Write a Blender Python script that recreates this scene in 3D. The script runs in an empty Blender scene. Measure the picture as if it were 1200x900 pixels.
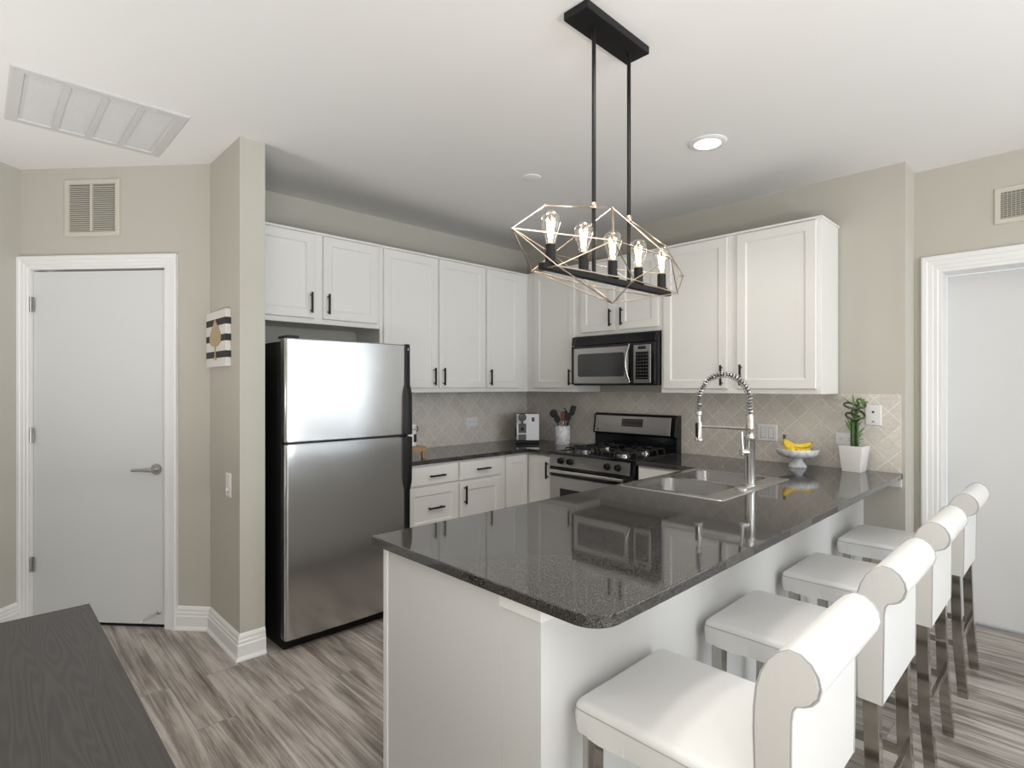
import bpy, math, random
from mathutils import Vector, Matrix
random.seed(7)
D = bpy.data
SC = bpy.context.scene
COL = SC.collection
PI = math.pi

# ------------------------------------------------------------------ camera
cam = D.cameras.new('camera'); camo = D.objects.new('camera', cam); COL.objects.link(camo)
cam.sensor_width = 36.0
cam.lens = 648.8 / 1200 * 36.0
cam.shift_y = 2.6 / 1200
cam.clip_start = 0.02
camo.location = (-3.851, -3.762, 1.419)
camo.rotation_euler = (PI / 2, 0, math.radians(45.864 - 90))
SC.camera = camo

# ------------------------------------------------------------------ view, world, daylight
SC.view_settings.view_transform = 'Standard'
SC.view_settings.look = 'None'
SC.view_settings.exposure = 0.0
SC.view_settings.gamma = 1.0
SC.view_settings.use_curve_mapping = False
world = D.worlds.new('World'); SC.world = world; world.use_nodes = True
bgn = world.node_tree.nodes['Background']
bgn.inputs['Color'].default_value = (0.80, 0.90, 1.0, 1)
bgn.inputs['Strength'].default_value = 1.6

WIN_Y = -10.4                       # the window wall behind the camera
WINS = [(-4.55, -3.2), (-2.95, -1.6), (-1.35, 0.0)]
WZ0, WZ1 = 0.25, 2.52
WIN_POWER = 71.0


def area(name, loc, rot, sx, sy, power, color):
    l = D.lights.new(name, 'AREA'); l.shape = 'RECTANGLE'; l.size = sx; l.size_y = sy
    l.energy = power; l.color = color
    o = D.objects.new(name, l); COL.objects.link(o); o.location = loc; o.rotation_euler = rot
    return o


for a, b in WINS:
    area('window_daylight', ((a + b) / 2, WIN_Y - 0.13, (WZ0 + WZ1) / 2), (PI / 2, 0, 0), b - a, WZ1 - WZ0, WIN_POWER,
         (0.93, 0.97, 1.0))
# daylight from the wide window on the living room's right side
EW = (-9.6, -4.6); EZ0, EZ1 = 0.85, 2.50
area('window_daylight', (0.25 + 0.38, (EW[0] + EW[1]) / 2, (EZ0 + EZ1) / 2), (PI / 2, 0, PI / 2), EW[1] - EW[0], EZ1 - EZ0, 17.0, (0.95, 0.98, 1.0))


def fill_uplight(loc, sx, sy, power):
    # unseen fill lights added to brighten the ceiling, behind and left of the camera
    area('ceiling_bounce_fill', loc, (PI, 0, 0), sx, sy, power, (1.0, 0.99, 0.985))


fill_uplight((-4.45, -0.95, 0.85), 0.5, 0.5, 15.0)
fill_uplight((-4.6, -4.6, 0.45), 0.7, 1.6, 66.0)
fill_uplight((-2.6, -5.9, 0.45), 1.6, 0.7, 80.0)


def fill_downspot(loc, power):
    l = D.lights.new('downlight_and_fill', 'SPOT'); l.energy = power; l.spot_size = 2.4; l.spot_blend = 0.8; l.shadow_soft_size = 0.16; l.color = (1, 0.96, 0.9)
    o = D.objects.new('downlight_and_fill', l); COL.objects.link(o); o.location = loc


for dx, dy, dpw in ((-2.95, -2.45, 46.0), (-2.35, -2.80, 50.0), (-0.6, -3.9, 5.0)): fill_downspot((dx, dy, 2.69), dpw)   # unseen fill spots added above the frame to brighten the bar side


# ------------------------------------------------------------------ materials
def new_mat(name):
    m = D.materials.new(name); m.use_nodes = True
    nt = m.node_tree
    return m, nt, nt.nodes['Principled BSDF']


def pmat(name, color, rough=0.5, metal=0.0, bump=0.0, bscale=200.0, spec=None, ior=None, var=0.0, vscale=3.0, aniso=0.0,
         coat=0.0):
    m, nt, p = new_mat(name)
    p.inputs['Base Color'].default_value = (*color, 1)
    p.inputs['Roughness'].default_value = rough
    p.inputs['Metallic'].default_value = metal
    if spec is not None: p.inputs['Specular IOR Level'].default_value = spec
    if ior is not None: p.inputs['IOR'].default_value = ior
    if aniso: p.inputs['Anisotropic'].default_value = aniso
    if coat: p.inputs['Coat Weight'].default_value = coat; p.inputs['Coat Roughness'].default_value = 0.05
    tc = nt.nodes.new('ShaderNodeTexCoord')
    n = nt.nodes.new('ShaderNodeTexNoise'); n.inputs['Scale'].default_value = vscale; n.inputs['Detail'].default_value = 4
    nt.links.new(tc.outputs['Object'], n.inputs['Vector'])
    mx = nt.nodes.new('ShaderNodeMix'); mx.data_type = 'RGBA'
    v = max(var, 0.015)
    mx.inputs[6].default_value = (*[c * (1 - v) for c in color], 1)
    mx.inputs[7].default_value = (*[min(1, c * (1 + v)) for c in color], 1)
    nt.links.new(n.outputs['Fac'], mx.inputs[0]); nt.links.new(mx.outputs[2], p.inputs['Base Color'])
    if bump:
        b = nt.nodes.new('ShaderNodeTexNoise'); b.inputs['Scale'].default_value = bscale; b.inputs['Detail'].default_value = 3
        nt.links.new(tc.outputs['Object'], b.inputs['Vector'])
        bp = nt.nodes.new('ShaderNodeBump'); bp.inputs['Strength'].default_value = bump; bp.inputs['Distance'].default_value = 0.002
        nt.links.new(b.outputs['Fac'], bp.inputs['Height']); nt.links.new(bp.outputs['Normal'], p.inputs['Normal'])
    return m


def emat(name, color, strength):
    m, nt, p = new_mat(name)
    p.inputs['Base Color'].default_value = (*color, 1)
    p.inputs['Emission Color'].default_value = (*color, 1); p.inputs['Emission Strength'].default_value = strength
    return m


def glass_mat(name, tint=(1, 1, 1), refl=0.12):
    m = D.materials.new(name); m.use_nodes = True; nt = m.node_tree; nt.nodes.clear()
    out = nt.nodes.new('ShaderNodeOutputMaterial'); mix = nt.nodes.new('ShaderNodeMixShader')
    tr = nt.nodes.new('ShaderNodeBsdfTransparent'); gl = nt.nodes.new('ShaderNodeBsdfGlossy')
    tr.inputs['Color'].default_value = (*tint, 1); gl.inputs['Roughness'].default_value = 0.03
    lw = nt.nodes.new('ShaderNodeLayerWeight'); lw.inputs['Blend'].default_value = refl
    nt.links.new(lw.outputs['Facing'], mix.inputs[0]); nt.links.new(tr.outputs[0], mix.inputs[1]); nt.links.new(gl.outputs[0], mix.inputs[2])
    nt.links.new(mix.outputs[0], out.inputs['Surface'])
    return m


def floor_mat():
    m, nt, p = new_mat('wood_plank_floor'); L = nt.links.new; N = nt.nodes.new
    tc = N('ShaderNodeTexCoord')
    mp = N('ShaderNodeMapping'); mp.inputs['Rotation'].default_value = (0, 0, PI / 2); L(tc.outputs['Object'], mp.inputs['Vector'])
    br = N('ShaderNodeTexBrick'); br.offset = 0.37; br.inputs['Scale'].default_value = 1.0
    br.inputs['Brick Width'].default_value = 1.22; br.inputs['Row Height'].default_value = 0.152
    br.inputs['Mortar Size'].default_value = 0.0012; br.inputs['Mortar Smooth'].default_value = 0.1
    br.inputs['Color1'].default_value = (0.25, 0.25, 0.25, 1); br.inputs['Color2'].default_value = (0.75, 0.75, 0.75, 1)
    br.inputs['Mortar'].default_value = (0, 0, 0, 1); br.inputs['Bias'].default_value = 0.0
    L(mp.outputs['Vector'], br.inputs['Vector'])
    # per-plank shift of the grain
    sc = N('ShaderNodeVectorMath'); sc.operation = 'SCALE'; sc.inputs['Scale'].default_value = 7.0; L(br.outputs['Color'], sc.inputs[0])
    ad = N('ShaderNodeVectorMath'); ad.operation = 'ADD'; L(tc.outputs['Object'], ad.inputs[0]); L(sc.outputs[0], ad.inputs[1])
    m2 = N('ShaderNodeMapping'); m2.inputs['Scale'].default_value = (16, 1.0, 1); L(ad.outputs[0], m2.inputs['Vector'])
    n1 = N('ShaderNodeTexNoise'); n1.inputs['Scale'].default_value = 1.0; n1.inputs['Detail'].default_value = 8; n1.inputs['Roughness'].default_value = 0.65
    n1.inputs['Distortion'].default_value = 1.1
    L(m2.outputs['Vector'], n1.inputs['Vector'])
    m3 = N('ShaderNodeMapping'); m3.inputs['Scale'].default_value = (95, 2.6, 1); L(ad.outputs[0], m3.inputs['Vector'])
    n2 = N('ShaderNodeTexNoise'); n2.inputs['Scale'].default_value = 1.0; n2.inputs['Detail'].default_value = 4; L(m3.outputs['Vector'], n2.inputs['Vector'])
    n3 = N('ShaderNodeTexNoise'); n3.inputs['Scale'].default_value = 1.0; n3.inputs['Detail'].default_value = 4
    m4 = N('ShaderNodeMapping'); m4.inputs['Scale'].default_value = (7, 2.4, 1); L(ad.outputs[0], m4.inputs['Vector']); L(m4.outputs['Vector'], n3.inputs['Vector'])
    s = N('ShaderNodeMath'); s.operation = 'MULTIPLY_ADD'; s.inputs[1].default_value = 0.42; L(n2.outputs['Fac'], s.inputs[0]); L(n1.outputs['Fac'], s.inputs[2])
    s2 = N('ShaderNodeMath'); s2.operation = 'MULTIPLY_ADD'; s2.inputs[1].default_value = 0.45; L(n3.outputs['Fac'], s2.inputs[0]); L(s.outputs[0], s2.inputs[2])
    sep = N('ShaderNodeSeparateColor'); L(br.outputs['Color'], sep.inputs[0])
    s3 = N('ShaderNodeMath'); s3.operation = 'MULTIPLY_ADD'; s3.inputs[1].default_value = 0.12; L(sep.outputs[0], s3.inputs[0]); L(s2.outputs[0], s3.inputs[2])
    cr = N('ShaderNodeValToRGB'); e = cr.color_ramp.elements
    e[0].position = 0.62; e[0].color = (0.12, 0.100, 0.086, 1)
    e[1].position = 1.0; e[1].color = (0.53, 0.488, 0.45, 1)
    for pos, c in ((0.76, (0.25, 0.218, 0.192)), (0.88, (0.40, 0.362, 0.328))):
        k = cr.color_ramp.elements.new(pos); k.color = (*c, 1)
    s4 = N('ShaderNodeMath'); s4.operation = 'SUBTRACT'; s4.inputs[1].default_value = 0.16; L(s3.outputs[0], s4.inputs[0])
    L(s4.outputs[0], cr.inputs[0])
    mx = N('ShaderNodeMix'); mx.data_type = 'RGBA'; mx.inputs[7].default_value = (0.07, 0.06, 0.05, 1)
    fm = N('ShaderNodeMath'); fm.operation = 'MULTIPLY'; fm.inputs[1].default_value = 0.45; L(br.outputs['Fac'], fm.inputs[0])
    L(fm.outputs[0], mx.inputs[0]); L(cr.outputs['Color'], mx.inputs[6]); L(mx.outputs[2], p.inputs['Base Color'])
    p.inputs['Roughness'].default_value = 0.32; p.inputs['Specular IOR Level'].default_value = 0.5
    bp = N('ShaderNodeBump'); bp.inputs['Strength'].default_value = 0.12; bp.inputs['Distance'].default_value = 0.003
    L(s.outputs[0], bp.inputs['Height']); L(bp.outputs['Normal'], p.inputs['Normal'])
    return m


def granite_mat():
    m, nt, p = new_mat('dark_granite'); L = nt.links.new; N = nt.nodes.new
    tc = N('ShaderNodeTexCoord')
    v = N('ShaderNodeTexVoronoi'); v.inputs['Scale'].default_value = 620; L(tc.outputs['Object'], v.inputs['Vector'])
    n = N('ShaderNodeTexNoise'); n.inputs['Scale'].default_value = 330; n.inputs['Detail'].default_value = 2; L(tc.outputs['Object'], n.inputs['Vector'])
    sep = N('ShaderNodeSeparateColor'); L(v.outputs['Color'], sep.inputs[0])
    mul = N('ShaderNodeMath'); mul.operation = 'MULTIPLY_ADD'; mul.inputs[1].default_value = 0.6; L(sep.outputs[0], mul.inputs[0]); L(n.outputs['Fac'], mul.inputs[2])
    cr = N('ShaderNodeValToRGB'); e = cr.color_ramp.elements
    e[0].position = 0.45; e[0].color = (0.004, 0.004, 0.004, 1)
    e[1].position = 1.0; e[1].color = (0.115, 0.108, 0.102, 1)
    k = e.new(0.75); k.color = (0.010, 0.0095, 0.009, 1)
    L(mul.outputs[0], cr.inputs[0]); L(cr.outputs['Color'], p.inputs['Base Color'])
    p.inputs['Roughness'].default_value = 0.045; p.inputs['IOR'].default_value = 1.68
    return m


def tile_mat(name, axis):
    m, nt, p = new_mat(name); L = nt.links.new; N = nt.nodes.new
    tc = N('ShaderNodeTexCoord'); sp = N('ShaderNodeSeparateXYZ'); L(tc.outputs['Object'], sp.inputs[0])
    cb = N('ShaderNodeCombineXYZ'); L(sp.outputs[axis], cb.inputs[0]); L(sp.outputs[2], cb.inputs[1])
    off = N('ShaderNodeVectorMath'); off.operation = 'ADD'; off.inputs[1].default_value = (2.322, -1.199, 0); L(cb.outputs[0], off.inputs[0])
    mp = N('ShaderNodeMapping'); mp.inputs['Rotation'].default_value = (0, 0, PI / 4); L(off.outputs[0], mp.inputs['Vector'])
    br = N('ShaderNodeTexBrick'); br.offset = 0.0; br.inputs['Scale'].default_value = 1.0
    br.inputs['Brick Width'].default_value = 0.1016; br.inputs['Row Height'].default_value = 0.1016
    br.inputs['Mortar Size'].default_value = 0.0021; br.inputs['Mortar Smooth'].default_value = 0.25
    br.inputs['Color1'].default_value = (0.66, 0.615, 0.56, 1); br.inputs['Color2'].default_value = (0.74, 0.695, 0.64, 1)
    br.inputs['Mortar'].default_value = (0.90, 0.87, 0.83, 1)
    L(mp.outputs['Vector'], br.inputs['Vector'])
    n = N('ShaderNodeTexNoise'); n.inputs['Scale'].default_value = 75; n.inputs['Detail'].default_value = 6; L(tc.outputs['Object'], n.inputs['Vector'])
    cr = N('ShaderNodeValToRGB'); cr.color_ramp.elements[0].position = 0.3; cr.color_ramp.elements[0].color = (0.88, 0.875, 0.865, 1)
    cr.color_ramp.elements[1].position = 0.7; cr.color_ramp.elements[1].color = (1.07, 1.07, 1.07, 1); L(n.outputs['Fac'], cr.inputs[0])
    mx = N('ShaderNodeMix'); mx.data_type = 'RGBA'; mx.blend_type = 'MULTIPLY'; mx.inputs[0].default_value = 1
    L(br.outputs['Color'], mx.inputs[6]); L(cr.outputs['Color'], mx.inputs[7]); L(mx.outputs[2], p.inputs['Base Color'])
    p.inputs['Roughness'].default_value = 0.38
    bp = N('ShaderNodeBump'); bp.inputs['Strength'].default_value = 0.5; bp.inputs['Distance'].default_value = 0.002; bp.invert = True
    L(br.outputs['Fac'], bp.inputs['Height']); L(bp.outputs['Normal'], p.inputs['Normal'])
    return m


def steel_mat(name, color=(0.62, 0.62, 0.61), rough=0.24, axis=2, wav=0.0, brush=0.06):
    """brushed stainless: fine streaks running along the given axis, broad dents as an option"""
    m, nt, p = new_mat(name); L = nt.links.new; N = nt.nodes.new
    p.inputs['Metallic'].default_value = 1.0
    tc = N('ShaderNodeTexCoord'); mp = N('ShaderNodeMapping')
    s = [900, 900, 900]; s[axis] = 4; mp.inputs['Scale'].default_value = s
    L(tc.outputs['Object'], mp.inputs['Vector'])
    n = N('ShaderNodeTexNoise'); n.inputs['Scale'].default_value = 1; n.inputs['Detail'].default_value = 2; L(mp.outputs['Vector'], n.inputs['Vector'])
    mx = N('ShaderNodeMix'); mx.data_type = 'RGBA'
    mx.inputs[6].default_value = (*[c * (1 - brush) for c in color], 1); mx.inputs[7].default_value = (*[min(1, c * (1 + brush)) for c in color], 1)
    L(n.outputs['Fac'], mx.inputs[0]); L(mx.outputs[2], p.inputs['Base Color'])
    mr = N('ShaderNodeMapRange'); mr.inputs['To Min'].default_value = rough * 0.8; mr.inputs['To Max'].default_value = rough * 1.2
    L(n.outputs['Fac'], mr.inputs[0]); L(mr.outputs[0], p.inputs['Roughness'])
    if wav:
        m2 = N('ShaderNodeMapping'); m2.inputs['Scale'].default_value = (1.2, 1.2, 4.5); L(tc.outputs['Object'], m2.inputs['Vector'])
        w = N('ShaderNodeTexNoise'); w.inputs['Scale'].default_value = 1.0; w.inputs['Detail'].default_value = 1; L(m2.outputs['Vector'], w.inputs['Vector'])
        bp = N('ShaderNodeBump'); bp.inputs['Strength'].default_value = wav; bp.inputs['Distance'].default_value = 0.02
        L(w.outputs['Fac'], bp.inputs['Height']); L(bp.outputs['Normal'], p.inputs['Normal'])
    return m


def wood_table_mat():
    m, nt, p = new_mat('dark_wood_grain'); L = nt.links.new; N = nt.nodes.new
    tc = N('ShaderNodeTexCoord'); mp = N('ShaderNodeMapping'); mp.inputs['Scale'].default_value = (13, 0.85, 1); L(tc.outputs['Object'], mp.inputs['Vector'])
    n = N('ShaderNodeTexNoise'); n.inputs['Scale'].default_value = 1.0; n.inputs['Detail'].default_value = 2; n.inputs['Distortion'].default_value = 0.4
    L(mp.outputs['Vector'], n.inputs['Vector'])
    ml = N('ShaderNodeMath'); ml.operation = 'MULTIPLY'; ml.inputs[1].default_value = 170; L(n.outputs['Fac'], ml.inputs[0])
    sn = N('ShaderNodeMath'); sn.operation = 'SINE'; L(ml.outputs[0], sn.inputs[0])
    cr = N('ShaderNodeValToRGB'); e = cr.color_ramp.elements
    e[0].position = 0.0; e[0].color = (0.036, 0.033, 0.033, 1); e[1].position = 1.0; e[1].color = (0.055, 0.051, 0.050, 1)
    mr = N('ShaderNodeMapRange'); mr.inputs['From Min'].default_value = -1; L(sn.outputs[0], mr.inputs[0])
    L(mr.outputs[0], cr.inputs[0]); L(cr.outputs['Color'], p.inputs['Base Color'])
    p.inputs['Roughness'].default_value = 0.45
    bp = N('ShaderNodeBump'); bp.inputs['Strength'].default_value = 0.15; bp.inputs['Distance'].default_value = 0.001
    L(mr.outputs[0], bp.inputs['Height']); L(bp.outputs['Normal'], p.inputs['Normal'])
    return m


def marble_mat(name):
    m, nt, p = new_mat(name); L = nt.links.new; N = nt.nodes.new
    tc = N('ShaderNodeTexCoord')
    n = N('ShaderNodeTexNoise'); n.inputs['Scale'].default_value = 11; n.inputs['Detail'].default_value = 9; n.inputs['Distortion'].default_value = 2.2
    L(tc.outputs['Object'], n.inputs['Vector'])
    cr = N('ShaderNodeValToRGB'); e = cr.color_ramp.elements
    e[0].position = 0.38; e[0].color = (0.80, 0.80, 0.81, 1); e[1].position = 0.62; e[1].color = (0.82, 0.82, 0.83, 1)
    k = e.new(0.50); k.color = (0.56, 0.565, 0.59, 1); k = e.new(0.455); k.color = (0.76, 0.76, 0.78, 1); k = e.new(0.55); k.color = (0.74, 0.74, 0.76, 1)
    L(n.outputs['Fac'], cr.inputs[0]); L(cr.outputs['Color'], p.inputs['Base Color']); p.inputs['Roughness'].default_value = 0.25
    return m


def woven_mat():
    m, nt, p = new_mat('white_woven_vinyl'); L = nt.links.new; N = nt.nodes.new
    tc = N('ShaderNodeTexCoord'); v = N('ShaderNodeTexVoronoi'); v.inputs['Scale'].default_value = 330; v.inputs['Randomness'].default_value = 0.15
    L(tc.outputs['Object'], v.inputs['Vector'])
    cr = N('ShaderNodeValToRGB'); e = cr.color_ramp.elements
    e[0].position = 0.1; e[0].color = (0.70, 0.69, 0.67, 1); e[1].position = 0.75; e[1].color = (0.55, 0.54, 0.52, 1)
    L(v.outputs['Distance'], cr.inputs[0]); L(cr.outputs['Color'], p.inputs['Base Color']); p.inputs['Roughness'].default_value = 0.5
    bp = N('ShaderNodeBump'); bp.inputs['Strength'].default_value = 0.5; bp.inputs['Distance'].default_value = 0.001; bp.invert = True
    L(v.outputs['Distance'], bp.inputs['Height']); L(bp.outputs['Normal'], p.inputs['Normal'])
    return m


def banana_mat():
    m, nt, p = new_mat('banana_peel'); L = nt.links.new; N = nt.nodes.new
    tc = N('ShaderNodeTexCoord'); n = N('ShaderNodeTexNoise'); n.inputs['Scale'].default_value = 45; n.inputs['Detail'].default_value = 4
    L(tc.outputs['Object'], n.inputs['Vector'])
    cr = N('ShaderNodeValToRGB'); e = cr.color_ramp.elements
    e[0].position = 0.32; e[0].color = (0.55, 0.33, 0.03, 1); e[1].position = 0.45; e[1].color = (0.85, 0.60, 0.03, 1)
    L(n.outputs['Fac'], cr.inputs[0]); L(cr.outputs['Color'], p.inputs['Base Color']); p.inputs['Roughness'].default_value = 0.45
    return m


M = dict(
    wall=pmat('greige_wall_paint', (0.530, 0.506, 0.450), 0.75, bump=0.05, bscale=260, var=0.012),
    ceiling=pmat('ceiling_paint', (0.87, 0.86, 0.85), 0.85, bump=0.04, bscale=220),
    trim=pmat('white_trim_paint', (0.86, 0.855, 0.85), 0.4),
    door=pmat('white_door_paint', (0.72, 0.725, 0.73), 0.45, bump=0.02, bscale=120),
    cab=pmat('white_cabinet_paint', (0.82, 0.808, 0.785), 0.38),
    panel=pmat('painted_end_panel', (0.71, 0.71, 0.705), 0.5),
    floor=floor_mat(), granite=granite_mat(), tile_x=tile_mat('diagonal_tile_back', 0), tile_y=tile_mat('diagonal_tile_right', 1),
    fsteel=steel_mat('fridge_stainless', (0.60, 0.60, 0.60), 0.20, axis=0, wav=0.10, brush=0.03),
    steel=steel_mat('appliance_stainless', (0.47, 0.46, 0.45), 0.30, axis=1),
    sink=steel_mat('sink_stainless_shaded', (0.26, 0.255, 0.25), 0.24, axis=0),  # bowl steel darkened in colour for the shade inside the bowls
    rim=steel_mat('sink_stainless_bright', (0.62, 0.61, 0.60), 0.26, axis=0),  # same steel in a lighter colour for the bright rim edges
    nickel=pmat('brushed_nickel', (0.66, 0.65, 0.63), 0.24, 1.0),
    chrome=pmat('polished_steel', (0.42, 0.405, 0.375), 0.10, 1.0),
    hinge=pmat('satin_nickel', (0.50, 0.49, 0.47), 0.30, 1.0),
    black=pmat('black_plastic', (0.008, 0.008, 0.009), 0.34, spec=0.28),
    gblack=pmat('gloss_black', (0.008, 0.008, 0.010), 0.10),
    mblack=pmat('matt_black_metal', (0.009, 0.009, 0.010), 0.45, spec=0.28),
    iron=pmat('cast_iron', (0.02, 0.02, 0.02), 0.55, bump=0.2, bscale=400),
    fbody=pmat('fridge_black_side', (0.006, 0.006, 0.006), 0.55, bump=0.2, bscale=300),
    pull=pmat('dark_bronze_pull', (0.020, 0.018, 0.017), 0.35, 0.6),
    window=pmat('smoked_glass', (0.045, 0.045, 0.047), 0.12, spec=0.6),
    display=pmat('display_glass', (0.02, 0.022, 0.022), 0.15),
    button=pmat('grey_button_print', (0.075, 0.075, 0.075), 0.5),
    leather=pmat('white_leather', (0.78, 0.777, 0.767), 0.42, bump=0.10, bscale=350, var=0.02),
    seam=pmat('grey_seam_welt', (0.42, 0.42, 0.42), 0.5),
    woven=woven_mat(), table=wood_table_mat(), marble=marble_mat('grey_veined_marble'),
    plate=pmat('white_switch_plastic', (0.82, 0.82, 0.82), 0.35),
    slot=pmat('dark_slot', (0.03, 0.03, 0.03), 0.5),
    duct=pmat('dark_duct_interior', (0.20, 0.19, 0.17), 0.8),
    grille=pmat('white_grille_enamel', (0.84, 0.835, 0.83), 0.5),
    gframe=pmat('grey_white_grille_frame', (0.66, 0.655, 0.645), 0.5),
    wgrille=pmat('cream_grille_enamel', (0.60, 0.57, 0.50), 0.5),
    wire=pmat('champagne_gold_wire', (0.60, 0.49, 0.385), 0.28, 1.0),
    bulb=glass_mat('clear_bulb_glass', (0.97, 0.94, 0.89), 0.42), pane=glass_mat('window_glass', (0.97, 0.98, 0.98), 0.1),
    filament=emat('glowing_filament', (1.0, 0.86, 0.62), 14.0), lamp=emat('downlight_lens', (1.0, 0.95, 0.86), 14.0),
    brass=pmat('bulb_stem', (0.75, 0.68, 0.55), 0.3, 0.6),
    ceramic=pmat('white_ceramic', (0.80, 0.79, 0.77), 0.25), soil=pmat('dark_soil', (0.05, 0.04, 0.03), 0.9, bump=0.6, bscale=90),
    stalk=pmat('bamboo_stalk', (0.045, 0.10, 0.020), 0.4, var=0.35, vscale=60), leaf=pmat('bamboo_leaf', (0.085, 0.19, 0.035), 0.45, var=0.25, vscale=30),
    leafp=pmat('pale_curl_stalk', (0.055, 0.085, 0.025), 0.45, var=0.5, vscale=90),
    banana=banana_mat(), bstem=pmat('banana_stem_brown', (0.09, 0.055, 0.025), 0.7), bgreen=pmat('banana_green_tip', (0.30, 0.38, 0.05), 0.5),
    riser=pmat('light_wood_riser', (0.42, 0.25, 0.12), 0.55, var=0.25, vscale=25),
    red=pmat('dark_red_silicone', (0.13, 0.018, 0.02), 0.4), coffee=pmat('white_gloss_plastic', (0.85, 0.86, 0.89), 0.25),
    greyp=pmat('grey_plastic', (0.12, 0.12, 0.125), 0.4), canvas=pmat('white_canvas', (0.74, 0.71, 0.68), 0.8, bump=0.2, bscale=500),
    cblack=pmat('black_canvas_paint', (0.025, 0.027, 0.028), 0.7), gold=pmat('gold_glitter', (0.55, 0.42, 0.24), 0.45, 0.55, bump=0.8, bscale=240, var=0.45, vscale=90),
    rubber=pmat('white_rubber_tip', (0.7, 0.7, 0.7), 0.6), caulk=pmat('window_frame_white', (0.78, 0.78, 0.78), 0.5),
)


# ------------------------------------------------------------------ mesh builder
def V3(*a): return Vector(a)


class MB:
    def __init__(self): self.v = []; self.f = []
    def add(self, pts):
        i = len(self.v); self.v += [tuple(p) for p in pts]; return list(range(i, i + len(pts)))
    def box(self, x0, x1, y0, y1, z0, z1):
        x0, x1 = sorted((x0, x1)); y0, y1 = sorted((y0, y1)); z0, z1 = sorted((z0, z1))
        a = self.add([(x0, y0, z0), (x1, y0, z0), (x1, y1, z0), (x0, y1, z0), (x0, y0, z1), (x1, y0, z1), (x1, y1, z1), (x0, y1, z1)])
        for q in ((0, 3, 2, 1), (4, 5, 6, 7), (0, 1, 5, 4), (1, 2, 6, 5), (2, 3, 7, 6), (3, 0, 4, 7)): self.f.append([a[k] for k in q])
        return self
    def obox(self, O, U, V, N, w, h, d):
        """box from corner O: w along U, h along V, d along N"""
        O, U, V, N = Vector(O), Vector(U), Vector(V), Vector(N)
        p = [O + U * a + V * b + N * c for c in (0, d) for a, b in ((0, 0), (w, 0), (w, h), (0, h))]
        a = self.add(p)
        for q in ((0, 3, 2, 1), (4, 5, 6, 7), (0, 1, 5, 4), (1, 2, 6, 5), (2, 3, 7, 6), (3, 0, 4, 7)): self.f.append([a[k] for k in q])
        return self
    def loft(self, loops, caps=True, closed=True):
        ids = [self.add(l) for l in loops]; n = len(loops[0])
        for A, B in zip(ids, ids[1:]):
            for i in range(n if closed else n - 1):
                j = (i + 1) % n; self.f.append([A[i], A[j], B[j], B[i]])
        if caps and closed: self.f.append(ids[0][::-1]); self.f.append(ids[-1][:])
        return self
    def rect(self, O, U, V, N, w, h, steps):
        """loft of nested rectangles: steps are (inset, depth along N)"""
        O, U, V, N = Vector(O), Vector(U), Vector(V), Vector(N); L = []
        for i, d in steps:
            L.append([O + U * a + V * b + N * d for a, b in ((i, i), (w - i, i), (w - i, h - i), (i, h - i))])
        return self.loft(L)
    def prism(self, poly, axis, a, b):
        """poly in the two other axes (cyclic order: x->(y,z), y->(x,z), z->(x,y))"""
        def P(p, t):
            return {'x': (t, p[0], p[1]), 'y': (p[0], t, p[1]), 'z': (p[0], p[1], t)}[axis]
        return self.loft([[P(p, a) for p in poly], [P(p, b) for p in poly]])
    def tube(self, path, r, n=8, caps=True, closed=False):
        pts = [Vector(p) for p in path]; m = len(pts)
        rs = r if isinstance(r, (list, tuple)) else [r] * m
        loops = []; t0 = None
        for i in range(m):
            if closed: t = pts[(i + 1) % m] - pts[i - 1]
            else: t = pts[min(i + 1, m - 1)] - pts[max(i - 1, 0)]
            t.normalize()
            if t0 is None:
                a = Vector((0, 0, 1)) if abs(t.z) < 0.9 else Vector((1, 0, 0)); nrm = t.cross(a).normalized()
            else:
                nrm = (nrm - t * nrm.dot(t)).normalized()
            t0 = t; b = t.cross(nrm)
            loops.append([pts[i] + (nrm * math.cos(2 * PI * k / n) + b * math.sin(2 * PI * k / n)) * rs[i] for k in range(n)])
        if closed: loops.append(loops[0]); return self.loft(loops, caps=False)
        return self.loft(loops, caps=caps)
    def lathe(self, prof, c=(0, 0, 0), n=32, axis='z', caps=True):
        L = []
        for r, z in prof:
            l = []
            for k in range(n):
                a = 2 * PI * k / n; u, w = r * math.cos(a), r * math.sin(a)
                q = {'z': (u, w, z), 'x': (z, u, w), 'y': (w, z, u)}[axis]
                l.append((c[0] + q[0], c[1] + q[1], c[2] + q[2]))
            L.append(l)
        return self.loft(L, caps=caps)
    def sphere(self, c, r, n=12, sx=1, sy=1, sz=1):
        m = n // 2; L = []
        for i in range(1, m):
            t = PI * i / m
            L.append([(c[0] + sx * r * math.sin(t) * math.cos(2 * PI * k / n), c[1] + sy * r * math.sin(t) * math.sin(2 * PI * k / n), c[2] - sz * r * math.cos(t)) for k in range(n)])
        return self.loft(L)
    def xform(self, mat):
        self.v = [tuple(mat @ Vector(p)) for p in self.v]; return self


def mesh(name, mb, mats, smooth=None, fmat=None):
    me = D.meshes.new(name); me.from_pydata(mb.v, [], mb.f)
    import bmesh
    bm = bmesh.new(); bm.from_mesh(me); bmesh.ops.recalc_face_normals(bm, faces=bm.faces); bm.to_mesh(me); bm.free()
    for m in (mats if isinstance(mats, (list, tuple)) else [mats]): me.materials.append(M[m])
    if fmat:
        for i, p in enumerate(me.polygons): p.material_index = fmat(p)
    if smooth:
        me.polygons.foreach_set('use_smooth', [True] * len(me.polygons)); me.set_sharp_from_angle(angle=math.radians(smooth))
    me.update()
    return me


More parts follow.
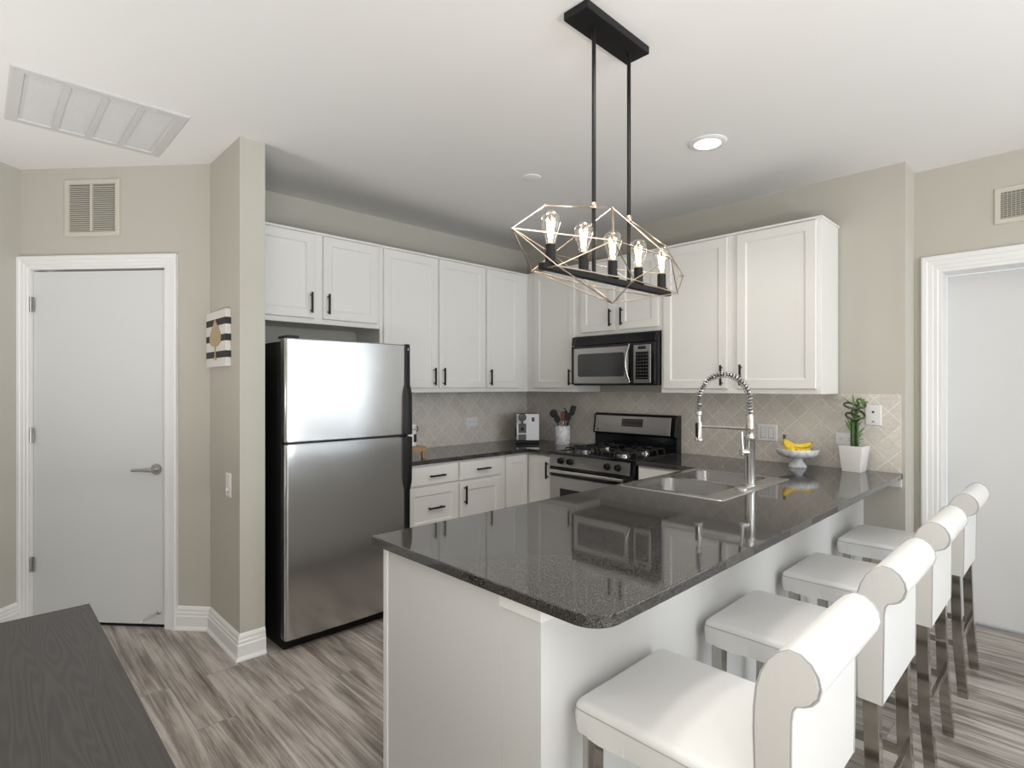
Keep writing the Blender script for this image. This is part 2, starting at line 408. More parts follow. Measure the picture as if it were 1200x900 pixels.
def mk(name, mb, mat, parent=None, smooth=None, bev=0.0, seg=2, sub=0, label=None, fmat=None):
    """link one mesh object; coordinates of mb are world ones when the thing is an unrotated Empty"""
    if parent is not None:
        root = parent
        off = Vector((0, 0, 0))
        if not root.get('local'): off = Vector(root['base']) if 'base' in root else Vector((0, 0, 0))
        if off.length: mb.v = [(p[0] - off.x, p[1] - off.y, p[2] - off.z) for p in mb.v]
    o = D.objects.new(name, mesh(name, mb, mat, smooth, fmat)); COL.objects.link(o)
    if parent is not None:
        o.parent = parent
        if 'base' in parent: o['base'] = list(parent['base'])
        if parent.get('local'): o['local'] = True
    if bev:
        m = o.modifiers.new('bevel', 'BEVEL'); m.width = bev; m.segments = seg; m.limit_method = 'ANGLE'; m.angle_limit = math.radians(40)
    if sub:
        m = o.modifiers.new('sub', 'SUBSURF'); m.levels = sub; m.render_levels = sub
    if label: o['label'] = label
    return o


def thing(name, label, cat, loc, rotz=0.0, group=None, local=False):
    o = D.objects.new(name, None); COL.objects.link(o); o.empty_display_size = 0.05
    o.location = loc; o.rotation_euler = (0, 0, rotz)
    o['label'] = label; o['category'] = cat
    if group: o['group'] = group
    o['base'] = list(loc)
    if local: o['local'] = True
    return o


def tag(o, label, cat, group=None):
    o['label'] = label; o['category'] = cat
    if group: o['group'] = group
    return o


def struct(name, mb, mat, parent=None, label=None, **k):
    o = mk(name, mb, mat, parent, **k)
    if parent is None: o['kind'] = 'structure'
    if label: o['label'] = label
    return o


def copy_tree(o, parent=None):
    c = o.copy(); COL.objects.link(c); c.parent = parent
    for ch in list(o.children): copy_tree(ch, c)
    return c


# ------------------------------------------------------------------ the room
H = 2.715
A = Vector((-2.866, -0.222, 0)); B = Vector((-3.655, 0.667, 0))
T = (B - A).normalized(); NW = Vector((T.y, -T.x, 0))            # door wall: along T, into the room = -NW... (camera side)
if NW.dot(Vector((-3.851, -3.762, 0)) - A) < 0: NW = -NW
UP = Vector((0, 0, 1))
struct('floor', MB().box(-5.2, 0.65, WIN_Y - 0.1, 2.3, -0.06, 0.0), 'floor', label='grey brown wood plank floor')
struct('ceiling', MB().box(-5.2, 0.65, WIN_Y - 0.1, 2.3, H, H + 0.08), 'ceiling', label='flat white ceiling')
struct('wall_back', MB().box(-2.74, 0.0, 0.0, 0.1, 0, H), 'wall', label='beige wall above the white cabinets and the fridge')
struct('wall_right', MB().box(0.0, 0.25, -3.05, 0.1, 0, H), 'wall', label='beige wall behind the range, ending in a short return')
struct('wall_stub', MB().box(-2.865, -2.738, -0.72, 0.1, 0, H), 'wall', label='narrow beige wall end beside the fridge')
# wall with the right hand door: U-shaped around the opening, thick reveal
RY0, RY1, RZ = -3.168, -4.10, 2.108
poly = [(-3.05, 0), (RY0, 0), (RY0, RZ), (RY1, RZ), (RY1, 0), (EW[1], 0), (EW[1], H), (-3.05, H)]
mb = MB().prism(poly, 'x', 0.25, 0.50)
mb.box(0.25, 0.50, EW[0], EW[1], 0, EZ0).box(0.25, 0.50, EW[0], EW[1], EZ1, H).box(0.25, 0.50, WIN_Y - 0.1, EW[0], 0, H)
struct('wall_east', mb, 'wall', label='beige wall around the right hand door')
# diagonal wall with the left door
S0, S1, DZ = 0.262, 1.130, 2.126


def dwp(s, z, d=0.0): return A + T * s + UP * z + NW * d


poly = [(-0.0, 0), (S0, 0), (S0, DZ), (S1, DZ), (S1, 0), (1.30, 0), (1.30, H), (-0.0, H)]
struct('wall_north', MB().loft([[dwp(s, z, 0) for s, z in poly], [dwp(s, z, -0.10) for s, z in poly]]), 'wall', label='beige diagonal wall around the left door')
T2 = -Vector((NW.x, NW.y, 0)) * -1.0
T2 = NW.copy()                                                   # left wall runs off the diagonal wall at a right angle
SB = 1.1886


def lwp(d, z, e=0.0): return dwp(SB + e, z, d)


struct('wall_left', MB().loft([[lwp(-0.1, 0), lwp(1.75, 0), lwp(1.75, H), lwp(-0.1, H)], [lwp(-0.1, 0, 0.1), lwp(1.75, 0, 0.1), lwp(1.75, H, 0.1), lwp(-0.1, H, 0.1)]]),
       'wall', label='beige wall at the left edge beside the door')
pe = lwp(1.75, 0)
# west wall
wy0 = pe.y + 0.1
mb = MB().box(-5.1, -5.0, WIN_Y, wy0, 0, H).box(-5.1, pe.x + 0.05, wy0 - 0.1, wy0, 0, H)
struct('wall_west', mb, 'wall', label='living room wall to the left of the camera')
mb = MB(); xs = [-5.1] + [t for w in WINS for t in w] + [0.25]
for i in range(0, len(xs), 2): mb.box(xs[i], xs[i + 1], WIN_Y - 0.1, WIN_Y, 0, H)
for a, b in WINS: mb.box(a, b, WIN_Y - 0.1, WIN_Y, 0, WZ0); mb.box(a, b, WIN_Y - 0.1, WIN_Y, WZ1, H)
struct('wall_front', mb, 'wall', label='window wall behind the camera')
for i, (a, b) in enumerate(WINS):
    mb = MB()
    for x0, x1, z0, z1 in ((a, b, WZ0, WZ0 + 0.06), (a, b, WZ1 - 0.06, WZ1), (a, a + 0.06, WZ0, WZ1), (b - 0.06, b, WZ0, WZ1), ((a + b) / 2 - 0.025, (a + b) / 2 + 0.025, WZ0, WZ1)):
        mb.box(x0, x1, WIN_Y - 0.09, WIN_Y - 0.03, z0, z1)
    w = struct('window_%d' % (i + 1), mb, 'caulk', label='white framed living room window')
    mk('pane', MB().box(a + 0.05, b - 0.05, WIN_Y - 0.062, WIN_Y - 0.056, WZ0 + 0.05, WZ1 - 0.05), 'pane', w)
mb = MB(); ym = (EW[0] + EW[1]) / 2
for y0, y1, z0, z1 in ((EW[0], EW[1], EZ0, EZ0 + 0.06), (EW[0], EW[1], EZ1 - 0.06, EZ1), (EW[0], EW[0] + 0.06, EZ0, EZ1), (EW[1] - 0.06, EW[1], EZ0, EZ1), (ym - 0.025, ym + 0.025, EZ0, EZ1)):
    mb.box(0.36, 0.42, y0, y1, z0, z1)
w = struct('window_4', mb, 'caulk', label='white framed side window of the living room')
mk('pane', MB().box(0.387, 0.393, EW[0] + 0.05, EW[1] - 0.05, EZ0 + 0.05, EZ1 - 0.05), 'pane', w)

# tiled splashbacks
struct('trim_1', MB().box(-1.80, -0.008, -0.008, 0.0, 0.914, 1.372), 'tile_x', label='diagonal beige tile backsplash behind the coffee machine')
struct('trim_2', MB().box(-0.008, 0.0, -3.032, -0.008, 0.914, 1.372), 'tile_y', label='diagonal beige tile backsplash behind range and sink')

# baseboards
BP = [(0.0, 0.0), (0.026, 0.0), (0.026, 0.008), (0.017, 0.022), (0.017, 0.078), (0.013, 0.084), (0.013, 0.098), (0.009, 0.104), (0.009, 0.118), (0.004, 0.130), (0.0, 0.136)]


def baseboard(name, path, side, label):
    """path: plan points along the wall foot; side = +1 when the room is on the right of the path"""
    P = [Vector((p[0], p[1], 0)) for p in path]; loops = []
    for i, p in enumerate(P):
        ns = []
        for a, b in ((i - 1, i), (i, i + 1)):
            if 0 <= a and b < len(P):
                t = (P[b] - P[a]).normalized(); ns.append(Vector((t.y, -t.x, 0)) * side)
        n = ns[0] if len(ns) == 1 else (ns[0] + ns[1]) / (1 + ns[0].dot(ns[1]))
        loops.append([p + n * o + UP * z for o, z in BP])
    return struct(name, MB().loft(loops), 'trim', label=label)


CW = 0.066                                                       # casing width
pa = dwp(S0 - CW, 0)
baseboard('baseboard_north', [(pa.x, pa.y), (A.x + 0.001, A.y), (-2.865, -0.72), (-2.738, -0.72)], 1 if (NW.dot(Vector(((A - pa).y, -(A - pa).x, 0))) > 0) else -1,
          'stepped white baseboard around the wall end beside the fridge')
p0, p1 = lwp(0.0, 0), lwp(1.7, 0)
sd = 1 if (-T).dot(Vector(((p1 - p0).y, -(p1 - p0).x, 0))) > 0 else -1
baseboard('baseboard_left', [(p0.x, p0.y), (p1.x, p1.y)], sd, 'stepped white baseboard at the left edge')
baseboard('baseboard_right', [(0.0, -2.842), (0.0, -3.05), (0.25, -3.05), (0.25, RY0 + CW + 0.01)], 1, 'stepped white baseboard under the counter end')
baseboard('baseboard_east', [(0.25, RY1 - CW - 0.01), (0.25, WIN_Y)], 1, 'stepped white baseboard beyond the right hand door')

# casings: profile (distance outward from the opening, depth off the wall)
CP = [(-0.012, 0.0), (-0.012, 0.010), (0.0, 0.010), (0.004, 0.014), (0.018, 0.014), (0.022, 0.017), (0.040, 0.019), (0.044, 0.024), (0.060, 0.026), (0.066, 0.022), (0.066, 0.0)]


def casing(mb, pt, s0, s1, zt, scale=1.0):
    loops = []
    for o, d in CP:
        o *= scale
        loops.append([pt(s0 - o, 0, d), pt(s0 - o, zt + o, d), pt(s1 + o, zt + o, d), pt(s1 + o, 0, d)])
    # loops run across the profile; make quads between neighbouring loops, open along the path
    return mb.loft([[l[k] for l in loops] for k in range(4)])


def rpt(y, z, d): return Vector((0.25 - d, y, z))


# left door, casing, hardware
mb = MB(); casing(mb, dwp, S0, S1, DZ)
# jamb lining
for s in (S0, S1 - 0.012): mb.obox(dwp(s, 0, -0.10), T, UP, NW, 0.012, DZ, 0.10)
mb.obox(dwp(S0, DZ - 0.012, -0.10), T, UP, NW, S1 - S0, 0.012, 0.10)
struct('trim_3', mb, 'trim', label='white door casing around the left door')
mb = MB().obox(dwp(S0 + 0.015, 0.016, -0.052), T, UP, NW, S1 - S0 - 0.030, DZ - 0.012 - 0.010 - 0.016, 0.042)
door1 = struct('door_1', mb, 'door', label='plain white door on the left with a lever handle', bev=0.002)
mb = MB().obox(dwp(S0 + 0.013, 0.0, -0.16), T, UP, NW, S1 - S0 - 0.026, DZ, 0.01); mb.obox(dwp(S0 + 0.013, 0.0, -0.15), T, UP, NW, S1 - S0 - 0.026, 0.004, 0.14)  # dark sheet and floor strip coloured as the shade in the door gaps
struct('trim_4', mb, 'slot', label='dark strip and sheet standing in for shade in the left door gaps')
# lever handle
hs, hz = S0 + 0.074, 0.931


def on_door(mb, s, z, d=-0.010):
    """move a mesh built with local x along -T (screen right), y out of the door, z up"""
    X, Y, Z = -T, NW, UP; O = dwp(s, z, d)
    mat = Matrix(((X.x, Y.x, Z.x, O.x), (X.y, Y.y, Z.y, O.y), (X.z, Y.z, Z.z, O.z), (0, 0, 0, 1)))
    return mb.xform(mat)


mb = MB().lathe([(0.032, 0.0), (0.033, 0.004), (0.030, 0.011), (0.012, 0.012), (0.011, 0.045)], axis='y', n=28)
mb.tube([(0, 0.045, 0), (0, 0.050, 0), (-0.012, 0.052, 0), (-0.05, 0.052, -0.001), (-0.118, 0.050, -0.004)], [0.0105, 0.012, 0.012, 0.0095, 0.0075], 12)
mk('lever_handle', on_door(mb, hs, hz), 'hinge', door1, smooth=45, label='brushed lever handle on a round rosette')
mk('latch_plate', on_door(MB().box(0.052, 0.058, -0.002, 0.006, -0.028, 0.028), hs, hz), 'hinge', door1)
for z in (1.907, 1.126, 0.355):
    mb = MB().lathe([(0.0065, -0.045), (0.0065, 0.045)], c=(0, 0.008, 0), n=12)
    mb.box(-0.003, 0.019, 0.0, 0.003, -0.043, 0.043); mb.box(-0.02, 0.003, 0.0, 0.003, -0.043, 0.043)
    for q in (-0.028, 0.0, 0.028): mb.lathe([(0.0072, q - 0.002), (0.0072, q + 0.002)], c=(0, 0.008, 0), n=12)
    mk('hinge', on_door(mb, S1 - 0.012, z, -0.002), 'hinge', door1, smooth=40)
mb = MB().lathe([(0.013, 0), (0.012, 0.006), (0.006, 0.010)], axis='y', n=16)
pts = []
for k in range(90):
    a = k * 0.7; q = k / 89
    pts.append((-0.055 * q + 0.006 * math.sin(a), 0.010 + 0.055 * q, -0.030 * q + 0.006 * math.cos(a)))
mb.tube(pts, 0.0016, 5)
ds = on_door(mb, S0 + 0.06, 0.088)
dst = mk('door_stop', ds, 'hinge', door1, smooth=50, label='small spring door stop')
mk('rubber_tip', on_door(MB().tube([(-0.053, 0.062, -0.029), (-0.062, 0.072, -0.034)], 0.008, 10), S0 + 0.06, 0.088), 'rubber', dst, smooth=50)

# right door
mb = MB(); casing(mb, rpt, RY1, RY0, RZ, 1.25)
mb.box(0.25, 0.445, RY0 - 0.012, RY0, 0, RZ); mb.box(0.25, 0.445, RY1, RY1 + 0.012, 0, RZ); mb.box(0.25, 0.445, RY1, RY0, RZ - 0.012, RZ)
struct('trim_5', mb, 'trim', label='white door casing around the right hand door')
d2 = struct('door_2', MB().box(0.445, 0.487, RY1 + 0.014, RY0 - 0.014, 0.012, RZ - 0.014), 'door', label='plain white door behind the counter stools', bev=0.002)
mb = MB().lathe([(0.032, 0.0), (0.033, -0.004), (0.030, -0.011), (0.012, -0.012), (0.011, -0.045)], axis='x', c=(0.445, RY1 + 0.09, 0.93), n=24)
mb.tube([(0.40, RY1 + 0.09, 0.93), (0.393, RY1 + 0.10, 0.93), (0.393, RY1 + 0.21, 0.927)], [0.011, 0.011, 0.008], 10)
mk('lever_handle', mb, 'hinge', d2, smooth=45)

# knee wall under the bar side of the counter with its cap moulding
KY0, KY1, KX = -2.842, -2.705, -2.86
struct('wall_knee', MB().box(KX, -0.001, KY0, KY1, 0, 0.848), 'panel', label='white knee wall under the bar side of the counter')
struct('trim_6', MB().box(KX - 0.014, -0.001, KY0 - 0.014, KY1, 0.848, 0.8835), 'trim', label='flat white cap moulding on the knee wall', bev=0.002)
struct('trim_7', MB().box(-0.020, -0.0005, -3.034, KY0 - 0.016, 0.834, 0.8835), 'trim', label='short white cleat carrying the counter end at the wall', bev=0.001)

# ------------------------------------------------------------------ ceiling and wall grilles
g = thing('ceiling_return_grille', 'square white return air grille flush in the ceiling above the left door', 'vent', (-3.43, -0.457, H))
mb = MB().rect((-3.75, -0.775, H), (1, 0, 0), (0, 1, 0), (0, 0, -1), 0.643, 0.635, [(0, 0.0), (0, 0.006), (0.006, 0.010), (0.045, 0.010), (0.050, 0.004)])
fr = mk('frame', mb, 'gframe', g)
gx0, gx1, gy0, gy1 = -3.70, -3.157, -0.725, -0.190
cw = (gx1 - gx0) / 4
for k in range(4):
    mb = MB(); x0 = gx0 + k * cw + 0.013; x1 = gx0 + (k + 1) * cw - 0.013
    n = 44
    for i in range(n):
        y = gy0 + 0.006 + (gy1 - gy0 - 0.012) * (i + 0.5) / n
        mb.obox((x0, y - 0.004, H - 0.006), (1, 0, 0), (0, 0.88, 0.47), (0, -0.47, 0.88), x1 - x0, 0.0085, 0.0012)
    mk('louver_panel', mb, 'grille', g)
    if k: mk('divider', MB().box(gx0 + k * cw - 0.013, gx0 + k * cw + 0.013, gy0, gy1, H - 0.0115, H - 0.003), 'gframe', g)
mk('backing', MB().box(gx0, gx1, gy0, gy1, H - 0.0018, H - 0.0006), 'grille', g)

g = thing('wall_return_grille', 'cream louvered air grille on the wall above the left door', 'vent', tuple(dwp(0.7275, 2.31)))
mb = MB().rect(dwp(0.555, 2.305), T, UP, NW, 0.345, 0.338, [(0, 0), (0, 0.008), (0.004, 0.011), (0.026, 0.011), (0.030, 0.003)])
mk('frame', mb, 'wgrille', g)
mk('backing', MB().obox(dwp(0.585, 2.335, 0.0005), T, UP, NW, 0.285, 0.278, 0.0035), 'duct', g)
mb = MB(); n = 22
for i in range(n):
    z = 2.338 + 0.272 * (i + 0.35) / n
    for s in (0.587, 0.735):
        mb.obox(dwp(s, z, 0.004), T, (NW * 0.60 - UP * 0.80), (NW * 0.80 + UP * 0.60), 0.134, 0.0105, 0.0016)
mk('louvers', mb, 'wgrille', g)
mk('divider', MB().obox(dwp(0.721, 2.335, 0.003), T, UP, NW, 0.014, 0.278, 0.010), 'wgrille', g)

g = thing('wall_supply_register', 'cream air register high on the wall above the right hand door', 'vent', (0.25, -3.60, 2.33))
mk('frame', MB().rect((0.25, -3.417, 2.322), (0, -1, 0), (0, 0, 1), (-1, 0, 0), 0.36, 0.200, [(0, 0), (0, 0.006), (0.004, 0.009), (0.026, 0.009), (0.030, 0.003)]), 'wgrille', g)
mk('backing', MB().box(0.2462, 0.2495, -3.747, -3.447, 2.352, 2.492), 'duct', g)
mb = MB()
for i in range(12):
    z = 2.353 + 0.138 * (i + 0.3) / 12
    mb.obox((0.246, -3.446, z), (0, -1, 0), (-0.75, 0, -0.66), (-0.66, 0, 0.75), 0.302, 0.009, 0.0014)
mk('louvers', mb, 'wgrille', g)
mb = MB()
for i in range(17):
    y = -3.455 - i * 0.0175
    mb.box(0.2405, 0.2445, y - 0.001, y + 0.001, 2.351, 2.493)
mk('vertical_blades', mb, 'wgrille', g)

# recessed downlight and the small cover plate
g = thing('recessed_downlight', 'lit recessed downlight in the ceiling above the sink', 'light', (-1.055, -2.373, H))
mk('trim_ring', MB().lathe([(0.098, H), (0.098, H - 0.004), (0.088, H - 0.010), (0.068, H - 0.010), (0.064, H - 0.002)], c=(-1.055, -2.373, 0), n=40), 'trim', g, smooth=40)
mk('lens', MB().lathe([(0.0635, H - 0.0005), (0.0635, H - 0.006), (0.05, H - 0.0085)], c=(-1.055, -2.373, 0), n=36), 'lamp', g, smooth=60)
sp = D.lights.new('downlight_and_fill', 'SPOT'); sp.energy = 15; sp.spot_size = 2.3; sp.spot_blend = 0.7; sp.shadow_soft_size = 0.06; sp.color = (1, 0.93, 0.82)
so = D.objects.new('downlight_and_fill', sp); COL.objects.link(so); so.location = (-1.055, -2.373, H - 0.03)
mb = MB().lathe([(0.058, H), (0.058, H - 0.004), (0.052, H - 0.007), (0.020, H - 0.008)], c=(-1.37, -1.38, 0), n=36)
tag(mk('sprinkler_cover', mb, 'ceiling', None, smooth=40), 'small round white cover plate on the ceiling left of the pendant rods', 'cover plate')

# ------------------------------------------------------------------ cabinet helpers
UX, UZ = Vector((1, 0, 0)), Vector((0, 0, 1))
NB, NR = Vector((0, -1, 0)), Vector((-1, 0, 0))                     # outward normals of back-wall and right-wall fronts


class Front:
    def __init__(self, kind, plane):
        self.k = kind; self.p = plane
        self.U = {'back': Vector((1, 0, 0)), 'right': Vector((0, -1, 0)), 'island': Vector((-1, 0, 0))}[kind]
        self.N = {'back': Vector((0, -1, 0)), 'right': Vector((-1, 0, 0)), 'island': Vector((0, 1, 0))}[kind]
    def P(self, a, z, d=0.0):
        o = {'back': Vector((a, self.p, z)), 'right': Vector((self.p, a, z)), 'island': Vector((a, self.p, z))}[self.k]
        return o + self.N * d
    def span(self, a, b):                                           # start in the U direction, width
        return (a if (b - a) * (self.U.x + self.U.y) > 0 else b), abs(b - a)


def shaker(root, F, a, b, z0, z1, name='door', mat='cab'):
    s, w = F.span(a, b)
    mb = MB().rect(F.P(s, z0), F.U, UZ, F.N, w, z1 - z0, [(0, 0.001), (0, 0.016), (0.003, 0.019), (0.056, 0.019), (0.060, 0.014), (0.066, 0.0115)])
    return mk(name, mb, mat, root)


def slab(root, F, a, b, z0, z1, name='drawer', mat='cab'):
    s, w = F.span(a, b)
    mb = MB().rect(F.P(s, z0), F.U, UZ, F.N, w, z1 - z0, [(0, 0.001), (0, 0.014), (0.005, 0.019), (0.012, 0.0195)])
    return mk(name, mb, mat, root)


def pull(door, F, a, z, L=0.132, vertical=True):
    """bar pull with two posts, centred at (a, z)"""
    mb = MB(); s = 0.0055; P = F.P(a, z)
    if vertical:
        mb.obox(P - F.U * s - UZ * L / 2 + F.N * 0.040, F.U, UZ, F.N, 2 * s, L, 0.010)
        for q in (-L / 2 + 0.016, L / 2 - 0.016): mb.obox(P - F.U * 0.004 + UZ * (q - 0.004) + F.N * 0.012, F.U, UZ, F.N, 0.008, 0.008, 0.030)
    else:
        mb.obox(P - UZ * s - F.U * L / 2 + F.N * 0.040, F.U, UZ, F.N, L, 2 * s, 0.010)
        for q in (-L / 2 + 0.016, L / 2 - 0.016): mb.obox(P - UZ * 0.004 + F.U * (q - 0.004) + F.N * 0.012, F.U, UZ, F.N, 0.008, 0.008, 0.030)
    return mk('handle', mb, 'pull', door, label='black bar handle')


def carcass(root, x0, x1, y0, y1, z0, z1, mat='cab', toe=None):
    mb = MB()
    if toe is None: mb.box(x0, x1, y0, y1, z0, z1)
    elif toe == 'back': mb.prism([(y0, 0.105), (y0, z1), (y1, z1), (y1, 0), (y0 + 0.075, 0), (y0 + 0.075, 0.105)], 'x', x0, x1)
    elif toe == 'right': mb.prism([(x0, 0.105), (x0, z1), (x1, z1), (x1, 0), (x0 + 0.075, 0), (x0 + 0.075, 0.105)], 'y', y0, y1)
    return mk('carcass', mb, mat, root, bev=0.0015, seg=1)


def crown(root, pts):
    """small overhanging top edge; pts is a plan rectangle"""
    x0, x1, y0, y1 = pts
    return mk('top_moulding', MB().box(x0, x1, y0, y1, 2.396, 2.410), 'cab', root, bev=0.002)


FB, FR = Front('back', -0.325), Front('right', -0.325)
G_UP = 'white upper cabinets'
c = thing('upper_cabinet', 'short white two door cabinet above the stainless fridge', 'cabinet', (-2.27, -0.16, 1.82), group=G_UP)
carcass(c, -2.734, -1.811, -0.325, -0.001, 1.82, 2.41)
d = shaker(c, FB, -2.69, -2.289, 1.853, 2.389); pull(d, FB, -2.318, 1.950)
d = shaker(c, FB, -2.232, -1.836, 1.853, 2.389); pull(d, FB, -2.203, 1.950)
c = thing('upper_cabinet', 'tall white two door upper cabinet just right of the fridge', 'cabinet', (-1.32, -0.16, 1.372), group=G_UP)
carcass(c, -1.810, -0.830, -0.325, -0.009, 1.372, 2.41)
d = shaker(c, FB, -1.787, -1.323, 1.405, 2.389); pull(d, FB, -1.357, 1.492)
d = shaker(c, FB, -1.304, -0.838, 1.405, 2.389); pull(d, FB, -1.270, 1.492)
c = thing('upper_cabinet', 'white single door upper cabinet running into the corner above the coffee machine', 'cabinet', (-0.42, -0.16, 1.372), group=G_UP)
carcass(c, -0.829, -0.009, -0.325, -0.009, 1.372, 2.41)
d = shaker(c, FB, -0.820, -0.442, 1.405, 2.389); pull(d, FB, -0.788, 1.492)
c = thing('upper_cabinet', 'white single door upper cabinet above the utensil crock, left of the microwave', 'cabinet', (-0.16, -0.60, 1.372), group=G_UP)
carcass(c, -0.325, -0.009, -0.886, -0.3255, 1.372, 2.41)
d = shaker(c, FR, -0.427, -0.873, 1.405, 2.389); pull(d, FR, -0.838, 1.492)
c = thing('upper_cabinet', 'short white two door cabinet above the microwave', 'cabinet', (-0.16, -1.27, 1.82), group=G_UP)
carcass(c, -0.325, -0.001, -1.663, -0.887, 1.82, 2.41)
d = shaker(c, FR, -0.94, -1.269, 1.848, 2.389); pull(d, FR, -1.238, 1.945)
d = shaker(c, FR, -1.311, -1.647, 1.848, 2.389); pull(d, FR, -1.342, 1.945)
c = thing('upper_cabinet', 'large white two door upper cabinet at the right end, over the sink side', 'cabinet', (-0.16, -2.18, 1.372), group=G_UP)
carcass(c, -0.325, -0.009, -2.707, -1.664, 1.372, 2.41)
d = shaker(c, FR, -1.688, -2.152, 1.403, 2.389); pull(d, FR, -2.120, 1.490)
d = shaker(c, FR, -2.216, -2.682, 1.403, 2.389); pull(d, FR, -2.247, 1.490)
for o in [o for o in COL.objects if o.name.startswith('upper_cabinet')]:
    ch = [q for q in o.children if q.name.startswith('carcass')][0]
    bb = [Vector(q) + Vector(o['base']) for q in ch.bound_box]
    x0, x1 = min(p.x for p in bb), max(p.x for p in bb); y0, y1 = min(p.y for p in bb), max(p.y for p in bb)
    back = y1 > -0.02 and x1 < -0.5 or x0 < -0.5
    crown(o, (x0, x1, y0 - (0.012 if back else 0), y1) if back else (x0 - 0.012, x1, y0 - (0.008 if y0 < -2.7 else 0), y1))

# base cabinets
FBB, FRB, FI = Front('back', -0.61), Front('right', -0.61), Front('island', -2.126)
G_LOW = 'white base cabinets'
c = thing('base_cabinet', 'white base cabinet with a stack of drawers beside the fridge', 'cabinet', (-1.57, -0.3, 0), group=G_LOW)
carcass(c, -1.800, -1.341, -0.61, -0.001, 0, 0.883, toe='back')
d = slab(c, FBB, -1.782, -1.346, 0.737, 0.868); pull(d, FBB, -1.545, 0.800, vertical=False)
for z0, z1 in ((0.430, 0.727), (0.125, 0.420)):
    d = shaker(c, FBB, -1.782, -1.346, z0, z1, 'drawer'); pull(d, FBB, -1.555, (z0 + z1) / 2, vertical=False)
c = thing('base_cabinet', 'white base cabinet with one drawer over a door', 'cabinet', (-1.1, -0.3, 0), group=G_LOW)
carcass(c, -1.340, -0.872, -0.61, -0.001, 0, 0.883, toe='back')
d = slab(c, FBB, -1.333, -0.925, 0.737, 0.868); pull(d, FBB, -1.120, 0.806, vertical=False)
d = shaker(c, FBB, -1.333, -0.925, 0.125, 0.718); pull(d, FBB, -1.293, 0.630)
c = thing('base_cabinet', 'white corner base cabinet with a folding two leaf door', 'cabinet', (-0.4, -0.4, 0), group=G_LOW)
mb = MB().prism([(-0.871, -0.001), (-0.871, -0.60), (-0.60, -0.60), (-0.60, -0.881), (-0.001, -0.881), (-0.001, -0.001)], 'z', 0.105, 0.883)
mb.prism([(-0.871, -0.001), (-0.871, -0.535), (-0.535, -0.535), (-0.535, -0.881), (-0.001, -0.881), (-0.001, -0.001)], 'z', 0, 0.105)
mk('carcass', mb, 'cab', c)
FC, FD = Front('back', -0.60), Front('right', -0.60)
shaker(c, FC, -0.862, -0.624, 0.125, 0.868)
d = shaker(c, FD, -0.624, -0.862, 0.125, 0.868); pull(d, FD, -0.838, 0.760)
c = thing('base_cabinet', 'white base cabinet between the range and the sink counter', 'cabinet', (-0.3, -1.87, 0), group=G_LOW)
carcass(c, -0.61, -0.001, -2.124, -1.656, 0, 0.883, toe='right')
d = slab(c, FRB, -1.668, -2.09, 0.737, 0.868); pull(d, FRB, -1.88, 0.806, vertical=False)
d = shaker(c, FRB, -1.668, -2.09, 0.125, 0.718); pull(d, FRB, -1.71, 0.630)
# peninsula cabinet: open topped shell so that the sink bowls hang inside it
c = thing('base_cabinet', 'long white base cabinet under the sink counter with a plain end panel', 'cabinet', (-1.75, -2.4, 0), group=G_LOW)
mb = MB().box(KX + 0.019, -0.612, -2.145, -2.127, 0.105, 0.883)
mb.box(KX + 0.019, -0.02, -2.704, -2.69, 0, 0.883); mb.box(KX + 0.019, -0.02, -2.69, -2.145, 0.105, 0.12); mb.box(KX + 0.019, -0.64, -2.22, -2.205, 0, 0.105)
mk('carcass', mb, 'cab', c)
mk('end_panel', MB().box(KX, KX + 0.018, -2.704, -2.127, 0, 0.883), 'panel', c, bev=0.001, seg=1)
mk('corner_bead', MB().box(KX - 0.007, KX - 0.0002, -2.150, -2.127, 0, 0.8835), 'trim', c, bev=0.002)
for a, b in ((-2.80, -2.36), (-2.33, -1.89), (-1.50, -1.08), (-1.06, -0.68)):
    d = shaker(c, FI, a, b, 0.125, 0.86); pull(d, FI, b - 0.035, 0.72)
d = slab(c, FI, -1.87, -1.52, 0.125, 0.86, 'drawer')

# ------------------------------------------------------------------ worktops
mb = MB().prism([(-1.815, -0.0085), (-1.815, -0.640), (-0.640, -0.640), (-0.640, -0.884), (-0.0085, -0.884), (-0.0085, -0.0085)], 'z', 0.884, 0.914)
tag(mk('corner_worktop', mb, 'granite', None, bev=0.003), 'dark granite worktop in the corner carrying the coffee machine and crock', 'worktop')
SX0, SX1, SY0, SY1 = -1.505, -0.690, -2.665, -2.120                   # sink rim
hx0, hx1, hy0, hy1 = SX0 + 0.02, SX1 - 0.02, SY0 + 0.02, SY1 - 0.02
R = 0.075; x0, y0 = -2.89, -3.04
arc = [(x0 + R - R * math.cos(t), y0 + R - R * math.sin(t)) for t in [PI / 2 * k / 10 for k in range(11)]]
xm = -1.10
p1 = [(xm, -2.09), (x0, -2.09)] + arc + [(xm, y0), (xm, hy0), (hx0, hy0), (hx0, hy1), (xm, hy1)]
p2 = [(xm, y0), (-0.009, y0), (-0.009, -1.654), (-0.640, -1.654), (-0.640, -2.09), (xm, -2.09), (xm, hy1), (hx1, hy1), (hx1, hy0), (xm, hy0)]


